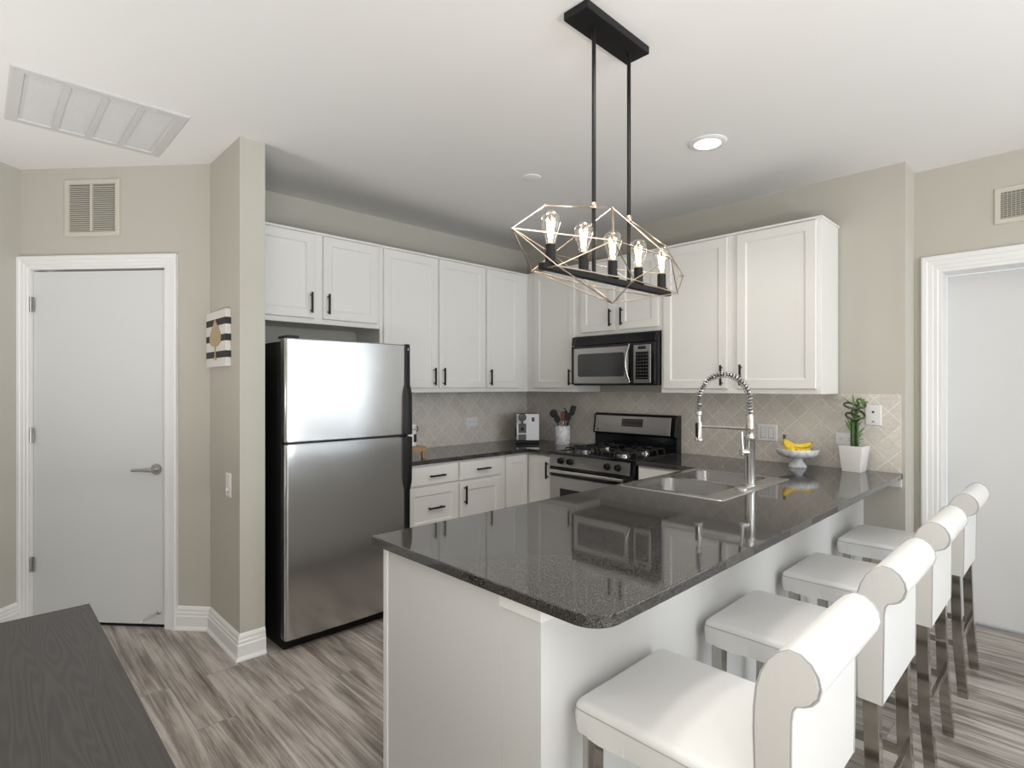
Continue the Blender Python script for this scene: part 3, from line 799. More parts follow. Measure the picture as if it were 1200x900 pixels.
def two_part_slab(z0, z1, pa, pb):
    mb = MB()
    idx = {}
    def vid(p, z):
        k = (round(p[0], 5), round(p[1], 5), z)
        if k not in idx: idx[k] = mb.add([k])[0]
        return idx[k]
    edges = {}
    for p in (pa, pb):
        mb.f.append([vid(q, z1) for q in p]); mb.f.append([vid(q, z0) for q in reversed(p)])
        for q, r in zip(p, p[1:] + p[:1]):
            k = frozenset(((round(q[0], 5), round(q[1], 5)), (round(r[0], 5), round(r[1], 5)))); edges[k] = edges.get(k, []) + [(q, r)]
    for k, l in edges.items():
        if len(l) == 1:
            q, r = l[0]; mb.f.append([vid(q, z0), vid(r, z0), vid(r, z1), vid(q, z1)])
    return mb


tag(mk('peninsula_worktop', two_part_slab(0.884, 0.914, p1, p2), 'granite', None, bev=0.003),
    'long dark polished granite bar counter holding the sink and faucet', 'worktop')

# ------------------------------------------------------------------ sink and faucet
s = thing('kitchen_sink', 'stainless double bowl drop-in sink in the granite bar counter', 'sink', (-1.0975, -2.39, 0.914))


def rrect(x0, x1, y0, y1, r, z, n=6):
    P = []
    for cx, cy, a0 in ((x1 - r, y1 - r, 0), (x0 + r, y1 - r, 90), (x0 + r, y0 + r, 180), (x1 - r, y0 + r, 270)):
        for k in range(n + 1):
            a = math.radians(a0 + 90 * k / n); P.append((cx + r * math.cos(a), cy + r * math.sin(a), z))
    return P


BW = [(SX0 + 0.045, -1.118), (-1.078, SX1 - 0.045)]; BY0, BY1 = SY0 + 0.098, SY1 - 0.04
zt = 0.9195
# deck: outer rim lofted down to the counter, and flat pieces around the two bowls
mb = MB().loft([rrect(SX0, SX1, SY0, SY1, 0.02, 0.9142), rrect(SX0 + 0.003, SX1 - 0.003, SY0 + 0.003, SY1 - 0.003, 0.02, 0.918), rrect(SX0 + 0.010, SX1 - 0.010, SY0 + 0.010, SY1 - 0.010, 0.02, zt)], caps=False)


def strip(mb, x0, x1, y0, y1): mb.f.append(mb.add([(x0, y0, zt), (x1, y0, zt), (x1, y1, zt), (x0, y1, zt)]))


ix0, ix1, iy0, iy1 = SX0 + 0.010, SX1 - 0.010, SY0 + 0.010, SY1 - 0.010
strip(mb, ix0, ix1, iy0, BY0); strip(mb, ix0, ix1, BY1, iy1); strip(mb, ix0, BW[0][0], BY0, BY1); strip(mb, BW[0][1], BW[1][0], BY0, BY1); strip(mb, BW[1][1], ix1, BY0, BY1)
mk('rim', mb, 'rim', s, smooth=35)
for a, b in BW:
    # bowl: rectangular mouth corner fillers + rounded shell
    mb = MB()
    r = 0.06; lo = rrect(a, b, BY0, BY1, r, zt)
    L = [lo, rrect(a + 0.004, b - 0.004, BY0 + 0.004, BY1 - 0.004, r, zt - 0.006), rrect(a + 0.010, b - 0.010, BY0 + 0.010, BY1 - 0.010, r, zt - 0.14),
         rrect(a + 0.030, b - 0.030, BY0 + 0.030, BY1 - 0.030, r, zt - 0.172), rrect(a + 0.09, b - 0.09, BY0 + 0.09, BY1 - 0.09, r, zt - 0.180)]
    mb.loft(L, caps=False); i = mb.add(L[-1]); mb.f.append(i)
    for cx, cy, sx, sy in ((b, BY1, 1, 1), (a, BY1, -1, 1), (a, BY0, -1, -1), (b, BY0, 1, -1)):
        P = [(cx, cy, zt)] + [(cx - sx * r + sx * r * math.cos(PI / 2 * k / 6), cy - sy * r + sy * r * math.sin(PI / 2 * k / 6), zt) for k in range(7)]
        mb.f.append(mb.add(P))
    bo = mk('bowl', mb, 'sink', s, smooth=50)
    cx, cy = (a + b) / 2, (BY0 + BY1) / 2
    mk('drain', MB().lathe([(0.045, zt - 0.1795), (0.044, zt - 0.176), (0.036, zt - 0.176), (0.030, zt - 0.179), (0.01, zt - 0.179)], c=(cx, cy, 0), n=24), 'nickel', bo, smooth=40)

FX, FY = -1.088, -2.612
f = thing('kitchen_faucet', 'tall brushed nickel spring faucet standing on the sink rim', 'faucet', (FX, FY, zt))
mk('deck_plate', MB().loft([rrect(FX - 0.125, FX + 0.125, FY - 0.030, FY + 0.030, 0.029, zt + z) for z in (0.0005, 0.006)] + [rrect(FX - 0.120, FX + 0.120, FY - 0.026, FY + 0.026, 0.025, zt + 0.009)]), 'nickel', f, smooth=40)
mk('body', MB().lathe([(0.030, zt + 0.008), (0.030, zt + 0.014), (0.0245, zt + 0.018), (0.0245, 1.155), (0.026, 1.157), (0.026, 1.168), (0.0195, 1.172), (0.0185, 1.200), (0.020, 1.202), (0.020, 1.214), (0.0175, 1.216), (0.0175, 1.275), (0.015, 1.280)], c=(FX, FY, 0), n=28), 'nickel', f, smooth=40)
hd = MB().lathe([(0.0185, 0.0), (0.0185, 0.050), (0.015, 0.054)], axis='x', n=20)
hd.xform(Matrix.Translation((FX, FY, 1.092)) @ Matrix.Rotation(math.radians(150), 4, 'Z'))
hm = mk('valve', hd, 'nickel', f, smooth=40)
hx, hyv = FX + 0.040 * math.cos(math.radians(150)), FY + 0.040 * math.sin(math.radians(150))
mk('lever', MB().tube([(hx, hyv, 1.095), (hx - 0.004, hyv + 0.002, 1.13), (hx - 0.006, hyv + 0.004, 1.195)], [0.008, 0.0065, 0.006], 10), 'nickel', hm, smooth=50)
RA = 0.135; ty = FY + 2 * RA
path = [(FX, FY, z) for z in (1.27, 1.31)] + [(FX, FY + RA - RA * math.cos(PI * k / 24), 1.345 + RA * math.sin(PI * k / 24)) for k in range(25)] + [(FX, ty, 1.31), (FX, ty, 1.285)]
mk('hose', MB().tube(path, 0.0085, 10), 'greyp', f, smooth=60)
# coil spring around the hose
pp = [Vector(p) for p in path]; seg = [0]
for a, b in zip(pp, pp[1:]): seg.append(seg[-1] + (b - a).length)
LT = seg[-1]; coil = []; turns = 36; NS = turns * 12
for k in range(NS + 1):
    q = LT * k / NS
    i = max(j for j in range(len(seg) - 1) if seg[j] <= q + 1e-9); w = (q - seg[i]) / (seg[i + 1] - seg[i])
    p = pp[i].lerp(pp[i + 1], w); t = (pp[min(i + 1, len(pp) - 1)] - pp[i]).normalized()
    n1 = Vector((1, 0, 0)); n2 = t.cross(n1); ang = 2 * PI * turns * k / NS
    coil.append(p + (n1 * math.cos(ang) + n2 * math.sin(ang)) * 0.0160)
mk('spring', MB().tube(coil, 0.0027, 5), 'nickel', f, smooth=60)
mk('spray_head', MB().lathe([(0.012, 1.290), (0.0165, 1.286), (0.0165, 1.268), (0.009, 1.262), (0.009, 1.232), (0.0165, 1.228), (0.0175, 1.150), (0.0235, 1.143), (0.0235, 1.132), (0.018, 1.128)], c=(FX, ty, 0), n=24), 'nickel', f, smooth=40)
mk('trigger', MB().box(FX - 0.030, FX - 0.022, ty - 0.006, ty + 0.006, 1.150, 1.225), 'black', f, bev=0.002)
mk('support_arm', MB().tube([(FX, FY + 0.012, 1.208), (FX, ty - 0.016, 1.208)], 0.0084, 12).lathe([(0.0205, 1.202), (0.0205, 1.214)], c=(FX, ty, 0), n=20), 'nickel', f, smooth=40)

# ------------------------------------------------------------------ refrigerator
r = thing('refrigerator', 'stainless top freezer refrigerator with black sides and handles', 'refrigerator', (-2.29, -0.43, 0))
RX0, RX1 = -2.675, -1.908
mk('body', MB().box(RX0 + 0.004, RX1 - 0.004, -0.765, -0.06, 0.03, 1.662), 'fbody', r, bev=0.004)
mk('base_grille', MB().box(RX0 + 0.01, RX1 - 0.01, -0.775, -0.10, 0.004, 0.060), 'black', r, bev=0.003)


def fridge_door(name, z0, z1):
    """slightly bowed steel door, rounded vertical edges"""
    n = 18; loops = []
    for z, ins in ((z0, 0.006), (z0 + 0.006, 0.0), (z1 - 0.006, 0.0), (z1, 0.006)):
        l = []
        w0, w1 = RX0 + ins * 0.3, RX1 - 0.026
        l.append((w0, -0.770, z)); l.append((w0, -0.815, z))
        for k in range(5):
            a = PI / 2 * k / 4; l.append((w0 + 0.020 - 0.020 * math.cos(a), -0.818 - 0.016 * math.sin(a) + ins, z))
        for k in range(1, n):
            u = k / n; l.append((w0 + 0.020 + (w1 - w0 - 0.020) * u, -0.834 - 0.011 * math.sin(PI * u) + ins, z))
        l.append((w1, -0.834 + ins, z)); l.append((w1, -0.770, z))
        loops.append(l)
    return mk(name, MB().loft(loops), 'fsteel', r, smooth=35)


def fridge_handle(door, prof):
    mk('handle', MB().prism(prof, 'x', RX1 - 0.026, RX1 + 0.002), 'black', door, bev=0.004, label='black full height handle strip')


fz = fridge_door('freezer_door', 1.120, 1.676)
fridge_handle(fz, [(-0.770, 1.120), (-0.770, 1.680), (-0.842, 1.680), (-0.846, 1.66), (-0.848, 1.43), (-0.862, 1.395), (-0.870, 1.36), (-0.873, 1.124), (-0.869, 1.120)])
fd = fridge_door('fridge_door', 0.066, 1.108)
fridge_handle(fd, [(-0.770, 1.108), (-0.869, 1.108), (-0.873, 1.100), (-0.870, 0.84), (-0.862, 0.81), (-0.848, 0.77), (-0.846, 0.09), (-0.842, 0.066), (-0.770, 0.066)])
mk('hinge_cap', MB().box(RX0 + 0.012, RX0 + 0.085, -0.81, -0.70, 1.6765, 1.692), 'black', r, bev=0.004)
mk('gasket', MB().box(RX0 + 0.006, RX1 - 0.004, -0.828, -0.768, 1.109, 1.119), 'black', r)
mk('badge', MB().prism([(-1.925, 1.642), (-1.915, 1.642), (-1.920, 1.656)], 'y', -0.8472, -0.8465), 'nickel', fz, label='tiny pale triangular badge')

# ------------------------------------------------------------------ range
g = thing('gas_range', 'stainless and black gas range with four front knobs', 'range', (-0.34, -1.265, 0))
GY0, GY1 = -1.645, -0.889
mk('body', MB().box(-0.628, -0.012, GY0, GY1, 0.03, 0.905), 'black', g, bev=0.003)
mk('kick_drawer', MB().box(-0.655, -0.629, GY0 + 0.006, GY1 - 0.006, 0.055, 0.235), 'steel', g, bev=0.006)
# oven door with frame, window and handle
od = mk('oven_door', MB().box(-0.662, -0.629, GY0 + 0.004, GY1 - 0.004, 0.250, 0.735), 'steel', g, bev=0.006)
mk('door_top', MB().box(-0.664, -0.629, GY0 + 0.004, GY1 - 0.004, 0.737, 0.806), 'gblack', od, bev=0.005)
mk('oven_window', MB().rect((-0.662, GY1 - 0.11, 0.33), (0, -1, 0), (0, 0, 1), (-1, 0, 0), GY1 - GY0 - 0.22, 0.315, [(0, 0), (0, 0.002), (0.006, 0.003)]), 'gblack', od)
hb = MB().tube([(-0.705, GY1 - 0.045 - (GY1 - GY0 - 0.09) * k / 12, 0.778 + 0.0 * k) for k in range(13)], 0.0125, 12)
for y in (GY1 - 0.06, GY0 + 0.06): hb.tube([(-0.664, y, 0.778), (-0.705, y, 0.778)], 0.010, 10)
mk('handle', hb, 'nickel', od, smooth=40, label='steel bar handle across the oven door')
cp = mk('control_panel', MB().prism([(-0.628, 0.808), (-0.662, 0.808), (-0.650, 0.898), (-0.628, 0.898)], 'y', GY0, GY1), 'steel', g, bev=0.002)
mk('panel_end', MB().prism([(-0.627, 0.806), (-0.665, 0.806), (-0.653, 0.902), (-0.627, 0.902)], 'y', GY0 - 0.003, GY0 + 0.022), 'gblack', g, bev=0.002)
for y in (-1.005, -1.095, -1.435, -1.525):
    kb = MB().lathe([(0.025, 0.0), (0.025, -0.006), (0.021, -0.010), (0.019, -0.028), (0.015, -0.031)], axis='x', n=22)
    kb.box(-0.040, -0.028, -0.004, 0.004, -0.018, 0.018)
    kb.xform(Matrix.Translation((-0.6555, y, 0.852)) @ Matrix.Rotation(math.radians(7.6), 4, 'Y'))
    mk('knob', kb, 'black', cp, smooth=40)
ct = mk('cooktop', MB().rect((-0.656, GY0 - 0.002, 0.900), (1, 0, 0), (0, 1, 0), (0, 0, 1), 0.636, GY1 - GY0 + 0.004, [(0, 0), (0, 0.014), (0.006, 0.020), (0.030, 0.020), (0.042, 0.012)]), 'gblack', g)
for bx in (-0.47, -0.20):
    for by in (-1.44, -1.09):
        b = mk('burner', MB().lathe([(0.055, 0.912), (0.055, 0.918), (0.042, 0.922), (0.042, 0.930), (0.038, 0.932)], c=(bx, by, 0), n=24), 'nickel', ct, smooth=40, label='round burner with a pale base')
        mk('burner_cap', MB().lathe([(0.040, 0.9325), (0.040, 0.938), (0.034, 0.941)], c=(bx, by, 0), n=24), 'iron', b, smooth=40)
        gr = MB()
        for dx, dy in ((-1, 0), (1, 0), (0, -1), (0, 1)):
            gr.tube([(bx + 0.03 * dx, by + 0.03 * dy, 0.953), (bx + 0.105 * dx, by + 0.105 * dy, 0.953), (bx + 0.118 * dx, by + 0.118 * dy, 0.914)], 0.0055, 6)
        gr.tube([(bx + 0.105 * a, by + 0.105 * c_, 0.945) for a, c_ in ((-1, -1), (1, -1), (1, 1), (-1, 1))], 0.0055, 6, closed=True)
        for sx, sy in ((-1, -1), (1, -1), (1, 1), (-1, 1)): gr.tube([(bx + 0.105 * sx, by + 0.105 * sy, 0.947), (bx + 0.112 * sx, by + 0.112 * sy, 0.914)], 0.0055, 6)
        mk('grate', gr, 'iron', ct, smooth=40)
# backguard: black shell, tilted steel face
bg = mk('backguard', MB().prism([(-0.012, 0.905), (-0.080, 0.905), (-0.080, 1.030), (-0.112, 1.036), (-0.088, 1.185), (-0.070, 1.197), (-0.012, 1.197)], 'y', GY0 - 0.004, GY1 + 0.004), 'gblack', g, bev=0.006, seg=3)
ax = Vector((0.024, 0, 0.149)).normalized(); an = Vector((-0.149, 0, 0.024)).normalized()
O = Vector((-0.1125, GY1 - 0.018, 1.043)) + an * 0.0006
bp_ = mk('face_panel', MB().rect(O, (0, -1, 0), ax, an, GY1 - GY0 - 0.055, 0.138, [(0, -0.004), (0, 0.002), (0.003, 0.003)]), 'steel', bg)
dp = mk('display', MB().rect(O + Vector((0, -0.265, 0)) + ax * 0.055 + an * 0.002, (0, -1, 0), ax, an, 0.195, 0.062, [(0, 0), (0, 0.003), (0.004, 0.0035)]), 'display', bg)
mb = MB()
for i in range(7):
    for j in range(2): mb.obox(O + Vector((0, -0.275 - i * 0.026, 0)) + ax * (0.064 + j * 0.034) + an * 0.0056, (0, -1, 0), ax, an, 0.014, 0.009, 0.0006)
mk('buttons', mb, 'button', dp)
mk('badge', MB().lathe([(0.009, 0), (0.009, 0.002)], n=16).xform(Matrix.Translation(O + Vector((0, -0.03, 0)) + ax * 0.02 + an * 0.003) @ Matrix.Rotation(-PI / 2 + 0.16, 4, 'Y')), 'button', bg, label='small round badge')

# ------------------------------------------------------------------ microwave
g = thing('microwave_oven', 'black and stainless over-the-range microwave with a curved handle', 'microwave', (-0.2, -1.275, 1.42))
MY0, MY1 = -1.658, -0.892
mk('body', MB().box(-0.365, -0.003, MY0, MY1, 1.425, 1.816), 'gblack', g, bev=0.003)
mk('vent_grille', MB().prism([(-0.365, 1.742), (-0.400, 1.742), (-0.392, 1.806), (-0.384, 1.812), (-0.365, 1.812)], 'y', MY0, MY1), 'gblack', g, bev=0.003)
mb = MB()
for k in range(5): mb.box(-0.4005 + k * 0.0013, -0.398 + k * 0.0013, MY0 + 0.09, MY1 - 0.05, 1.752 + k * 0.011, 1.757 + k * 0.011)
mk('vent_slats', mb, 'black', g)
dr = mk('door', MB().box(-0.405, -0.366, -1.475, MY1 - 0.002, 1.432, 1.738), 'gblack', g, bev=0.006)
mk('steel_face', MB().rect((-0.405, -0.925, 1.440), (0, -1, 0), (0, 0, 1), (-1, 0, 0), 0.512, 0.276, [(0, 0), (0, 0.0015), (0.003, 0.003)]), 'steel', dr)
P = [( -0.4087, y, z) for (y, z, _) in [(p[0], p[1], 0) for p in [(q[0], q[1]) for q in rrect(-1.405, -0.965, 1.492, 1.672, 0.02, 0)]]]
mk('door_window', MB().loft([[(-0.4078, p[1], p[2]) for p in P], [(-0.4095, p[1], p[2]) for p in P]]), 'window', dr)
hb = MB().tube([(-0.412 - 0.036 * math.sin(PI * k / 16), -1.452 + 0.012 * math.sin(PI * k / 16), 1.447 + 0.280 * k / 16) for k in range(17)], 0.0085, 10)
mk('handle', hb, 'chrome', dr, smooth=50, label='bowed chrome handle')
cpn = mk('control_panel', MB().box(-0.405, -0.366, MY0, -1.478, 1.432, 1.738), 'gblack', g, bev=0.006)
mk('steel_face', MB().rect((-0.405, -1.484, 1.442), (0, -1, 0), (0, 0, 1), (-1, 0, 0), 0.142, 0.276, [(0, 0), (0, 0.0015), (0.002, 0.003)]), 'steel', cpn)
mk('display', MB().rect((-0.408, -1.522, 1.686), (0, -1, 0), (0, 0, 1), (-1, 0, 0), 0.066, 0.022, [(0, 0), (0, 0.001), (0.001, 0.0015)]), 'display', cpn)
kp = mk('keypad', MB().rect((-0.408, -1.502, 1.468), (0, -1, 0), (0, 0, 1), (-1, 0, 0), 0.106, 0.200, [(0, 0), (0, 0.001), (0.001, 0.0015)]), 'gblack', cpn)
mb = MB()
for i in range(4):
    for j in range(8): mb.box(-0.4100, -0.4096, -1.512 - i * 0.0245, -1.526 - i * 0.0245, 1.478 + j * 0.0235, 1.485 + j * 0.0235)
mk('buttons', mb, 'button', kp)

# ------------------------------------------------------------------ chandelier
CX, CY = -2.17, -2.56
g = thing('linear_chandelier', 'black and gold geometric cage chandelier with five lit bulbs', 'chandelier', (CX, CY, H))
mk('canopy', MB().box(CX - 0.215, CX + 0.165, CY - 0.052, CY + 0.052, H - 0.030, H - 0.0005), 'mblack', g, bev=0.003)
for dx in (-0.112, 0.105):
    rd = mk('rod', MB().tube([(CX + dx, CY, H - 0.030), (CX + dx, CY, 1.812)], 0.0072, 12), 'mblack', g, smooth=60)
    mk('collar', MB().lathe([(0.0105, 2.046), (0.0115, 2.049), (0.0115, 2.063), (0.0105, 2.066)], c=(CX + dx, CY, 0), n=16), 'wire', rd, smooth=50)
mk('lamp_bar', MB().box(CX - 0.385, CX + 0.395, CY - 0.014, CY + 0.014, 1.793, 1.815), 'mblack', g, bev=0.003)
for k in range(5):
    bx = CX + 0.17 * (k - 2)
    sk = mk('socket', MB().lathe([(0.024, 1.815), (0.024, 1.819), (0.0175, 1.822), (0.0175, 1.878), (0.015, 1.879)], c=(bx, CY, 0), n=20), 'mblack', g, smooth=40)
    prof = [(0.013, 1.879), (0.0145, 1.888), (0.019, 1.905), (0.027, 1.926), (0.0325, 1.948), (0.0325, 1.962), (0.028, 1.976), (0.018, 1.985), (0.006, 1.989)]
    bl = mk('bulb', MB().lathe(prof, c=(bx, CY, 0), n=24), 'bulb', g, smooth=60, label='clear teardrop bulb with glowing filament')
    fm = MB()
    for q in range(6):
        a = PI * q / 3; nx, ny = math.cos(a), math.sin(a)
        fm.tube([(bx + 0.007 * nx, CY + 0.007 * ny, 1.898), (bx + 0.0135 * nx, CY + 0.0135 * ny, 1.962)], 0.0012, 5)
    mk('filament', fm, 'filament', bl)
    mk('stem', MB().tube([(bx, CY, 1.879), (bx, CY, 1.905), (bx, CY, 1.950)], [0.006, 0.004, 0.002], 8), 'brass', bl, smooth=50)
    pl = D.lights.new('bulb_glow', 'POINT'); pl.energy = 0.35; pl.shadow_soft_size = 0.012; pl.color = (1, 0.88, 0.72)
    po = D.objects.new('bulb_glow', pl); COL.objects.link(po); po.location = (bx, CY, 1.972)
zu, zl = 1.897, 1.797
VT = dict(E0=(-.515, 0, zu), E1=(.515, 0, zu), U0=(-.181, -.133, zu), U1=(.181, -.133, zu), U2=(.181, .133, zu), U3=(-.181, .133, zu),
          T0=(-.367, 0, 2.000), T1=(.367, 0, 2.000), TC=(0, 0, 2.075), L0=(-.37, -.055, zl), L1=(.37, -.055, zl), L2=(.37, .055, zl), L3=(-.37, .055, zl),
          M0=(0, -.092, zl), M1=(0, .092, zl), BC=(0, 0, 1.724))
ED = 'E0-T0 T0-TC TC-T1 T1-E1 E0-U0 U0-U1 U1-E1 E1-U2 U2-U3 U3-E0 TC-U0 TC-U1 TC-U2 TC-U3 E0-L0 E0-L3 E1-L1 E1-L2 U0-L0 U0-M0 U1-M0 U1-L1 U2-L2 U2-M1 U3-M1 U3-L3 ' \
     'L0-M0 M0-L1 L1-L2 L2-M1 M1-L3 L3-L0 BC-L0 BC-L1 BC-L2 BC-L3 BC-M0 BC-M1'.split()
mb = MB(); W = lambda k: (CX + VT[k][0], CY + VT[k][1], VT[k][2])
for e in ED:
    a, b = e.split('-'); mb.tube([W(a), W(b)], 0.0023, 6)
for k in VT: mb.sphere(W(k), 0.0040, 8)
mk('wire_cage', mb, 'wire', g, smooth=60, label='faceted gold wire cage')

# ------------------------------------------------------------------ counter stools
SG = 'white counter stools at the granite bar'


def rbox(mb, x0, x1, y0, y1, z0, z1, r, crown_=0.0, n=6):
    """cushion block: rounded corners and top edge, softly crowned top"""
    rc = 0.022
    L = [rrect(x0 + 0.002, x1 - 0.002, y0, y1 - 0.002, rc, z0), rrect(x0 - 0.001, x1 + 0.001, y0, y1 + 0.002, rc, (z0 + z1) / 2), rrect(x0, x1, y0, y1, rc, z1 - r)]
    for k in range(1, n + 1):
        a = PI / 2 * k / n; i = r * (1 - math.cos(a)); L.append(rrect(x0 + i, x1 - i, y0 + i, y1 - i, rc, z1 - r + r * math.sin(a)))
    for q in (0.2, 0.4, 0.6, 0.8, 0.97):
        ix, iy = r + ((x1 - x0) / 2 - r) * q, r + ((y1 - y0) / 2 - r) * q
        L.append(rrect(x0 + ix, x1 - ix, y0 + iy, y1 - iy, max(rc * (1 - q), 0.0008), z1 + crown_ * (1 - (1 - q) ** 2)))
    return mb.loft(L)


BPROF = [(-0.204, 0.555), (-0.201, 0.66), (-0.198, 0.76), (-0.199, 0.800), (-0.203, 0.840), (-0.212, 0.872), (-0.226, 0.900), (-0.244, 0.920), (-0.264, 0.931),
         (-0.284, 0.929), (-0.302, 0.917), (-0.314, 0.898), (-0.318, 0.878), (-0.313, 0.858), (-0.302, 0.844), (-0.288, 0.836), (-0.276, 0.832),
         (-0.270, 0.822), (-0.267, 0.800), (-0.266, 0.70), (-0.264, 0.553)]


def make_stool():
    t = thing('counter_stool', 'nearest white roll back counter stool, largest in view, beside the counter corner', 'stool', (0, 0, 0), group=SG, local=True)
    w = 0.205
    mk('seat', rbox(MB(), -w - 0.003, w + 0.003, -0.196, 0.252, 0.557, 0.636, 0.022, 0.016), 'leather', t, smooth=60)
    # skirt: a soft pleat hanging at each front corner
    for sx in (-1, 1):
        LL = [[(sx * (w + 0.0035 + 0.006 * (1 - u) * math.exp(-((y - 0.165) / 0.03) ** 2)), y, z) for y in (0.10, 0.125, 0.145, 0.165, 0.185, 0.205)] for u, z in ((0, 0.557), (0.35, 0.577), (0.7, 0.597), (1.0, 0.614))]
        mk('corner_pleat', MB().loft([l + [(sx * (w - 0.006), p[1], p[2]) for p in reversed(l)] for l in LL]), 'leather', t, smooth=70)
    zs = 0.616
    ring = [p for p in rrect(-w - 0.0038, w + 0.0038, -0.197, 0.2528, 0.022, zs) if p[1] > -0.185]
    k0 = max(range(len(ring)), key=lambda i: (Vector(ring[i]) - Vector(ring[i - 1])).length)
    ring = ring[k0:] + ring[:k0]
    mk('seat_welt', MB().tube(ring, 0.0013, 6), 'seam', t, label='thin grey seam line around the seat')
    bk = mk('backrest', MB().prism(BPROF, 'x', -w, w), 'leather', t, smooth=55)
    for sx in (-1, 1):
        poly = [(y, z) for y, z in BPROF]
        cyv = -0.24
        pin = [(y + (cyv - y) * 0.03, z) for y, z in poly]
        mk('side_panel', MB().loft([[(sx * (w + 0.0002), y, z) for y, z in pin], [(sx * (w + 0.004), y + (cyv - y) * 0.04, z) for y, z in pin]]), 'woven', bk, label='woven textured side panel')
        mk('welt', MB().tube([(sx * (w + 0.001), y, z) for y, z in BPROF], 0.0024, 6), 'seam', bk)
    s = 0.0185
    for sx in (-1, 1):
        x = sx * (w - 0.021)
        mk('leg', MB().loft([[(x - s, 0.21 - s, 0), (x + s, 0.21 - s, 0), (x + s, 0.21 + s, 0), (x - s, 0.21 + s, 0)], [(x - s, 0.205 - s, 0.562), (x + s, 0.205 - s, 0.562), (x + s, 0.205 + s, 0.562), (x - s, 0.205 + s, 0.562)]]), 'chrome', t, bev=0.0015)
        mk('leg', MB().loft([[(x - s, y - s, z), (x + s, y - s, z), (x + s, y + s, z), (x - s, y + s, z)] for y, z in ((-0.262, 0), (-0.242, 0.25), (-0.233, 0.556))]), 'chrome', t, bev=0.0015)
    for sx in (-1, 1):
        x = sx * (w - 0.021)
        mk('stretcher', MB().box(x - 0.007, x + 0.007, -0.226, 0.190, 0.222, 0.250), 'chrome', t, bev=0.001)
    mk('stretcher', MB().box(-w + 0.040, w - 0.040, -0.250, -0.236, 0.222, 0.250), 'chrome', t, bev=0.001)
    mk('footrest', MB().box(-w + 0.040, w - 0.040, 0.195, 0.215, 0.222, 0.256), 'chrome', t, bev=0.001)
    return t


stool = make_stool()
SL = ['nearest white roll back counter stool, largest in view, beside the counter corner',
      'second white roll back counter stool from the near counter corner',
      'third white roll back counter stool, second from the right hand door',
      'farthest white roll back counter stool, against the white right hand door']
for k, x in enumerate((-2.565, -1.880, -1.185, -0.425)):
    o = stool if k == 0 else copy_tree(stool)
    o.location = (x, -3.121, 0); o['label'] = SL[k]

# ------------------------------------------------------------------ dark table in the near left corner
g = thing('dining_table', 'dark brown wood grain table in the near left corner', 'table', (-4.15, -2.36, 0))
mk('tabletop', MB().box(-4.70, -3.597, -3.10, -1.630, 0.718, 0.750), 'table', g, bev=0.002)
mk('apron', MB().box(-4.66, -3.637, -3.06, -1.670, 0.640, 0.718), 'table', g)
for x in (-4.66, -3.707):
    for y in (-3.06, -1.740): mk('leg', MB().box(x, x + 0.07, y, y + 0.07, 0, 0.640), 'table', g, bev=0.003)

# ------------------------------------------------------------------ wall plates, picture
def plate(name, label, cat, O, U, V, N, w, h, kind):
    O, U, V, N = Vector(O), Vector(U), Vector(V), Vector(N)
    t = thing(name, label, cat, tuple(O + U * w / 2))
    mk('cover_plate', MB().rect(O, U, V, N, w, h, [(0, 0.0003), (0, 0.003), (0.004, 0.0065)]), 'plate', t)
    if kind == 'outlet_h':
        for q in (0.29, 0.71):
            P = O + U * (w * q - 0.015) + V * (h / 2 - 0.017)
            rc = mk('receptacle', MB().rect(P, U, V, N, 0.030, 0.034, [(0, 0.006), (0, 0.0078), (0.001, 0.0083)]), 'plate', t)
            mb = MB()
            mb.obox(P + U * 0.008 + V * 0.022 + N * 0.0080, U, V, N, 0.010, 0.0024, 0.0008); mb.obox(P + U * 0.008 + V * 0.010 + N * 0.0080, U, V, N, 0.008, 0.0024, 0.0008)
            mb.obox(P + U * 0.0225 + V * 0.0145 + N * 0.0080, U, V, N, 0.004, 0.005, 0.0008)
            mk('slots', mb, 'slot', rc)
    if kind == 'rocker2':
        for q in (0.30, 0.70):
            P = O + U * (w * q - 0.0165) + V * (h / 2 - 0.034)
            mk('rocker', MB().loft([[P + U * a + V * b + N * d for a, b, d in ((0, 0, 0.0060), (0.033, 0, 0.0060), (0.033, 0.068, 0.0060), (0, 0.068, 0.0060))],
                                    [P + U * a + V * b + N * d for a, b, d in ((0.001, 0.001, 0.0070), (0.032, 0.001, 0.0070), (0.032, 0.067, 0.0105), (0.001, 0.067, 0.0105))]]), 'plate', t)
            mk('rocker_gap', MB().rect(P - U * 0.0015 - V * 0.0015, U, V, N, 0.036, 0.071, [(0, 0.006), (0, 0.0068)]), 'button', t)
    if kind == 'cable':
        mb = MB()
        for z in (0.62, 0.16): mb.obox(O + U * (w / 2 - 0.006) + V * (h * z) + N * 0.0062, U, V, N, 0.012, 0.012 if z > .5 else 0.006, 0.002)
        mk('cable_holes', mb, 'slot', t)
    if kind == 'toggle':
        mk('toggle_frame', MB().rect(O + U * (w / 2 - 0.017) + V * (h / 2 - 0.034), U, V, N, 0.034, 0.068, [(0, 0.006), (0, 0.0075), (0.001, 0.008)]), 'plate', t)
        mk('toggle', MB().rect(O + U * (w / 2 - 0.006) + V * (h * 0.24), U, V, N, 0.012, 0.020, [(0, 0.007), (0.002, 0.016)]), 'plate', t)
        mk('toggle_slot', MB().obox(O + U * (w / 2 - 0.007) + V * (h * 0.20) + N * 0.0078, U, V, N, 0.014, 0.006, 0.0006), 'slot', t)
    return t


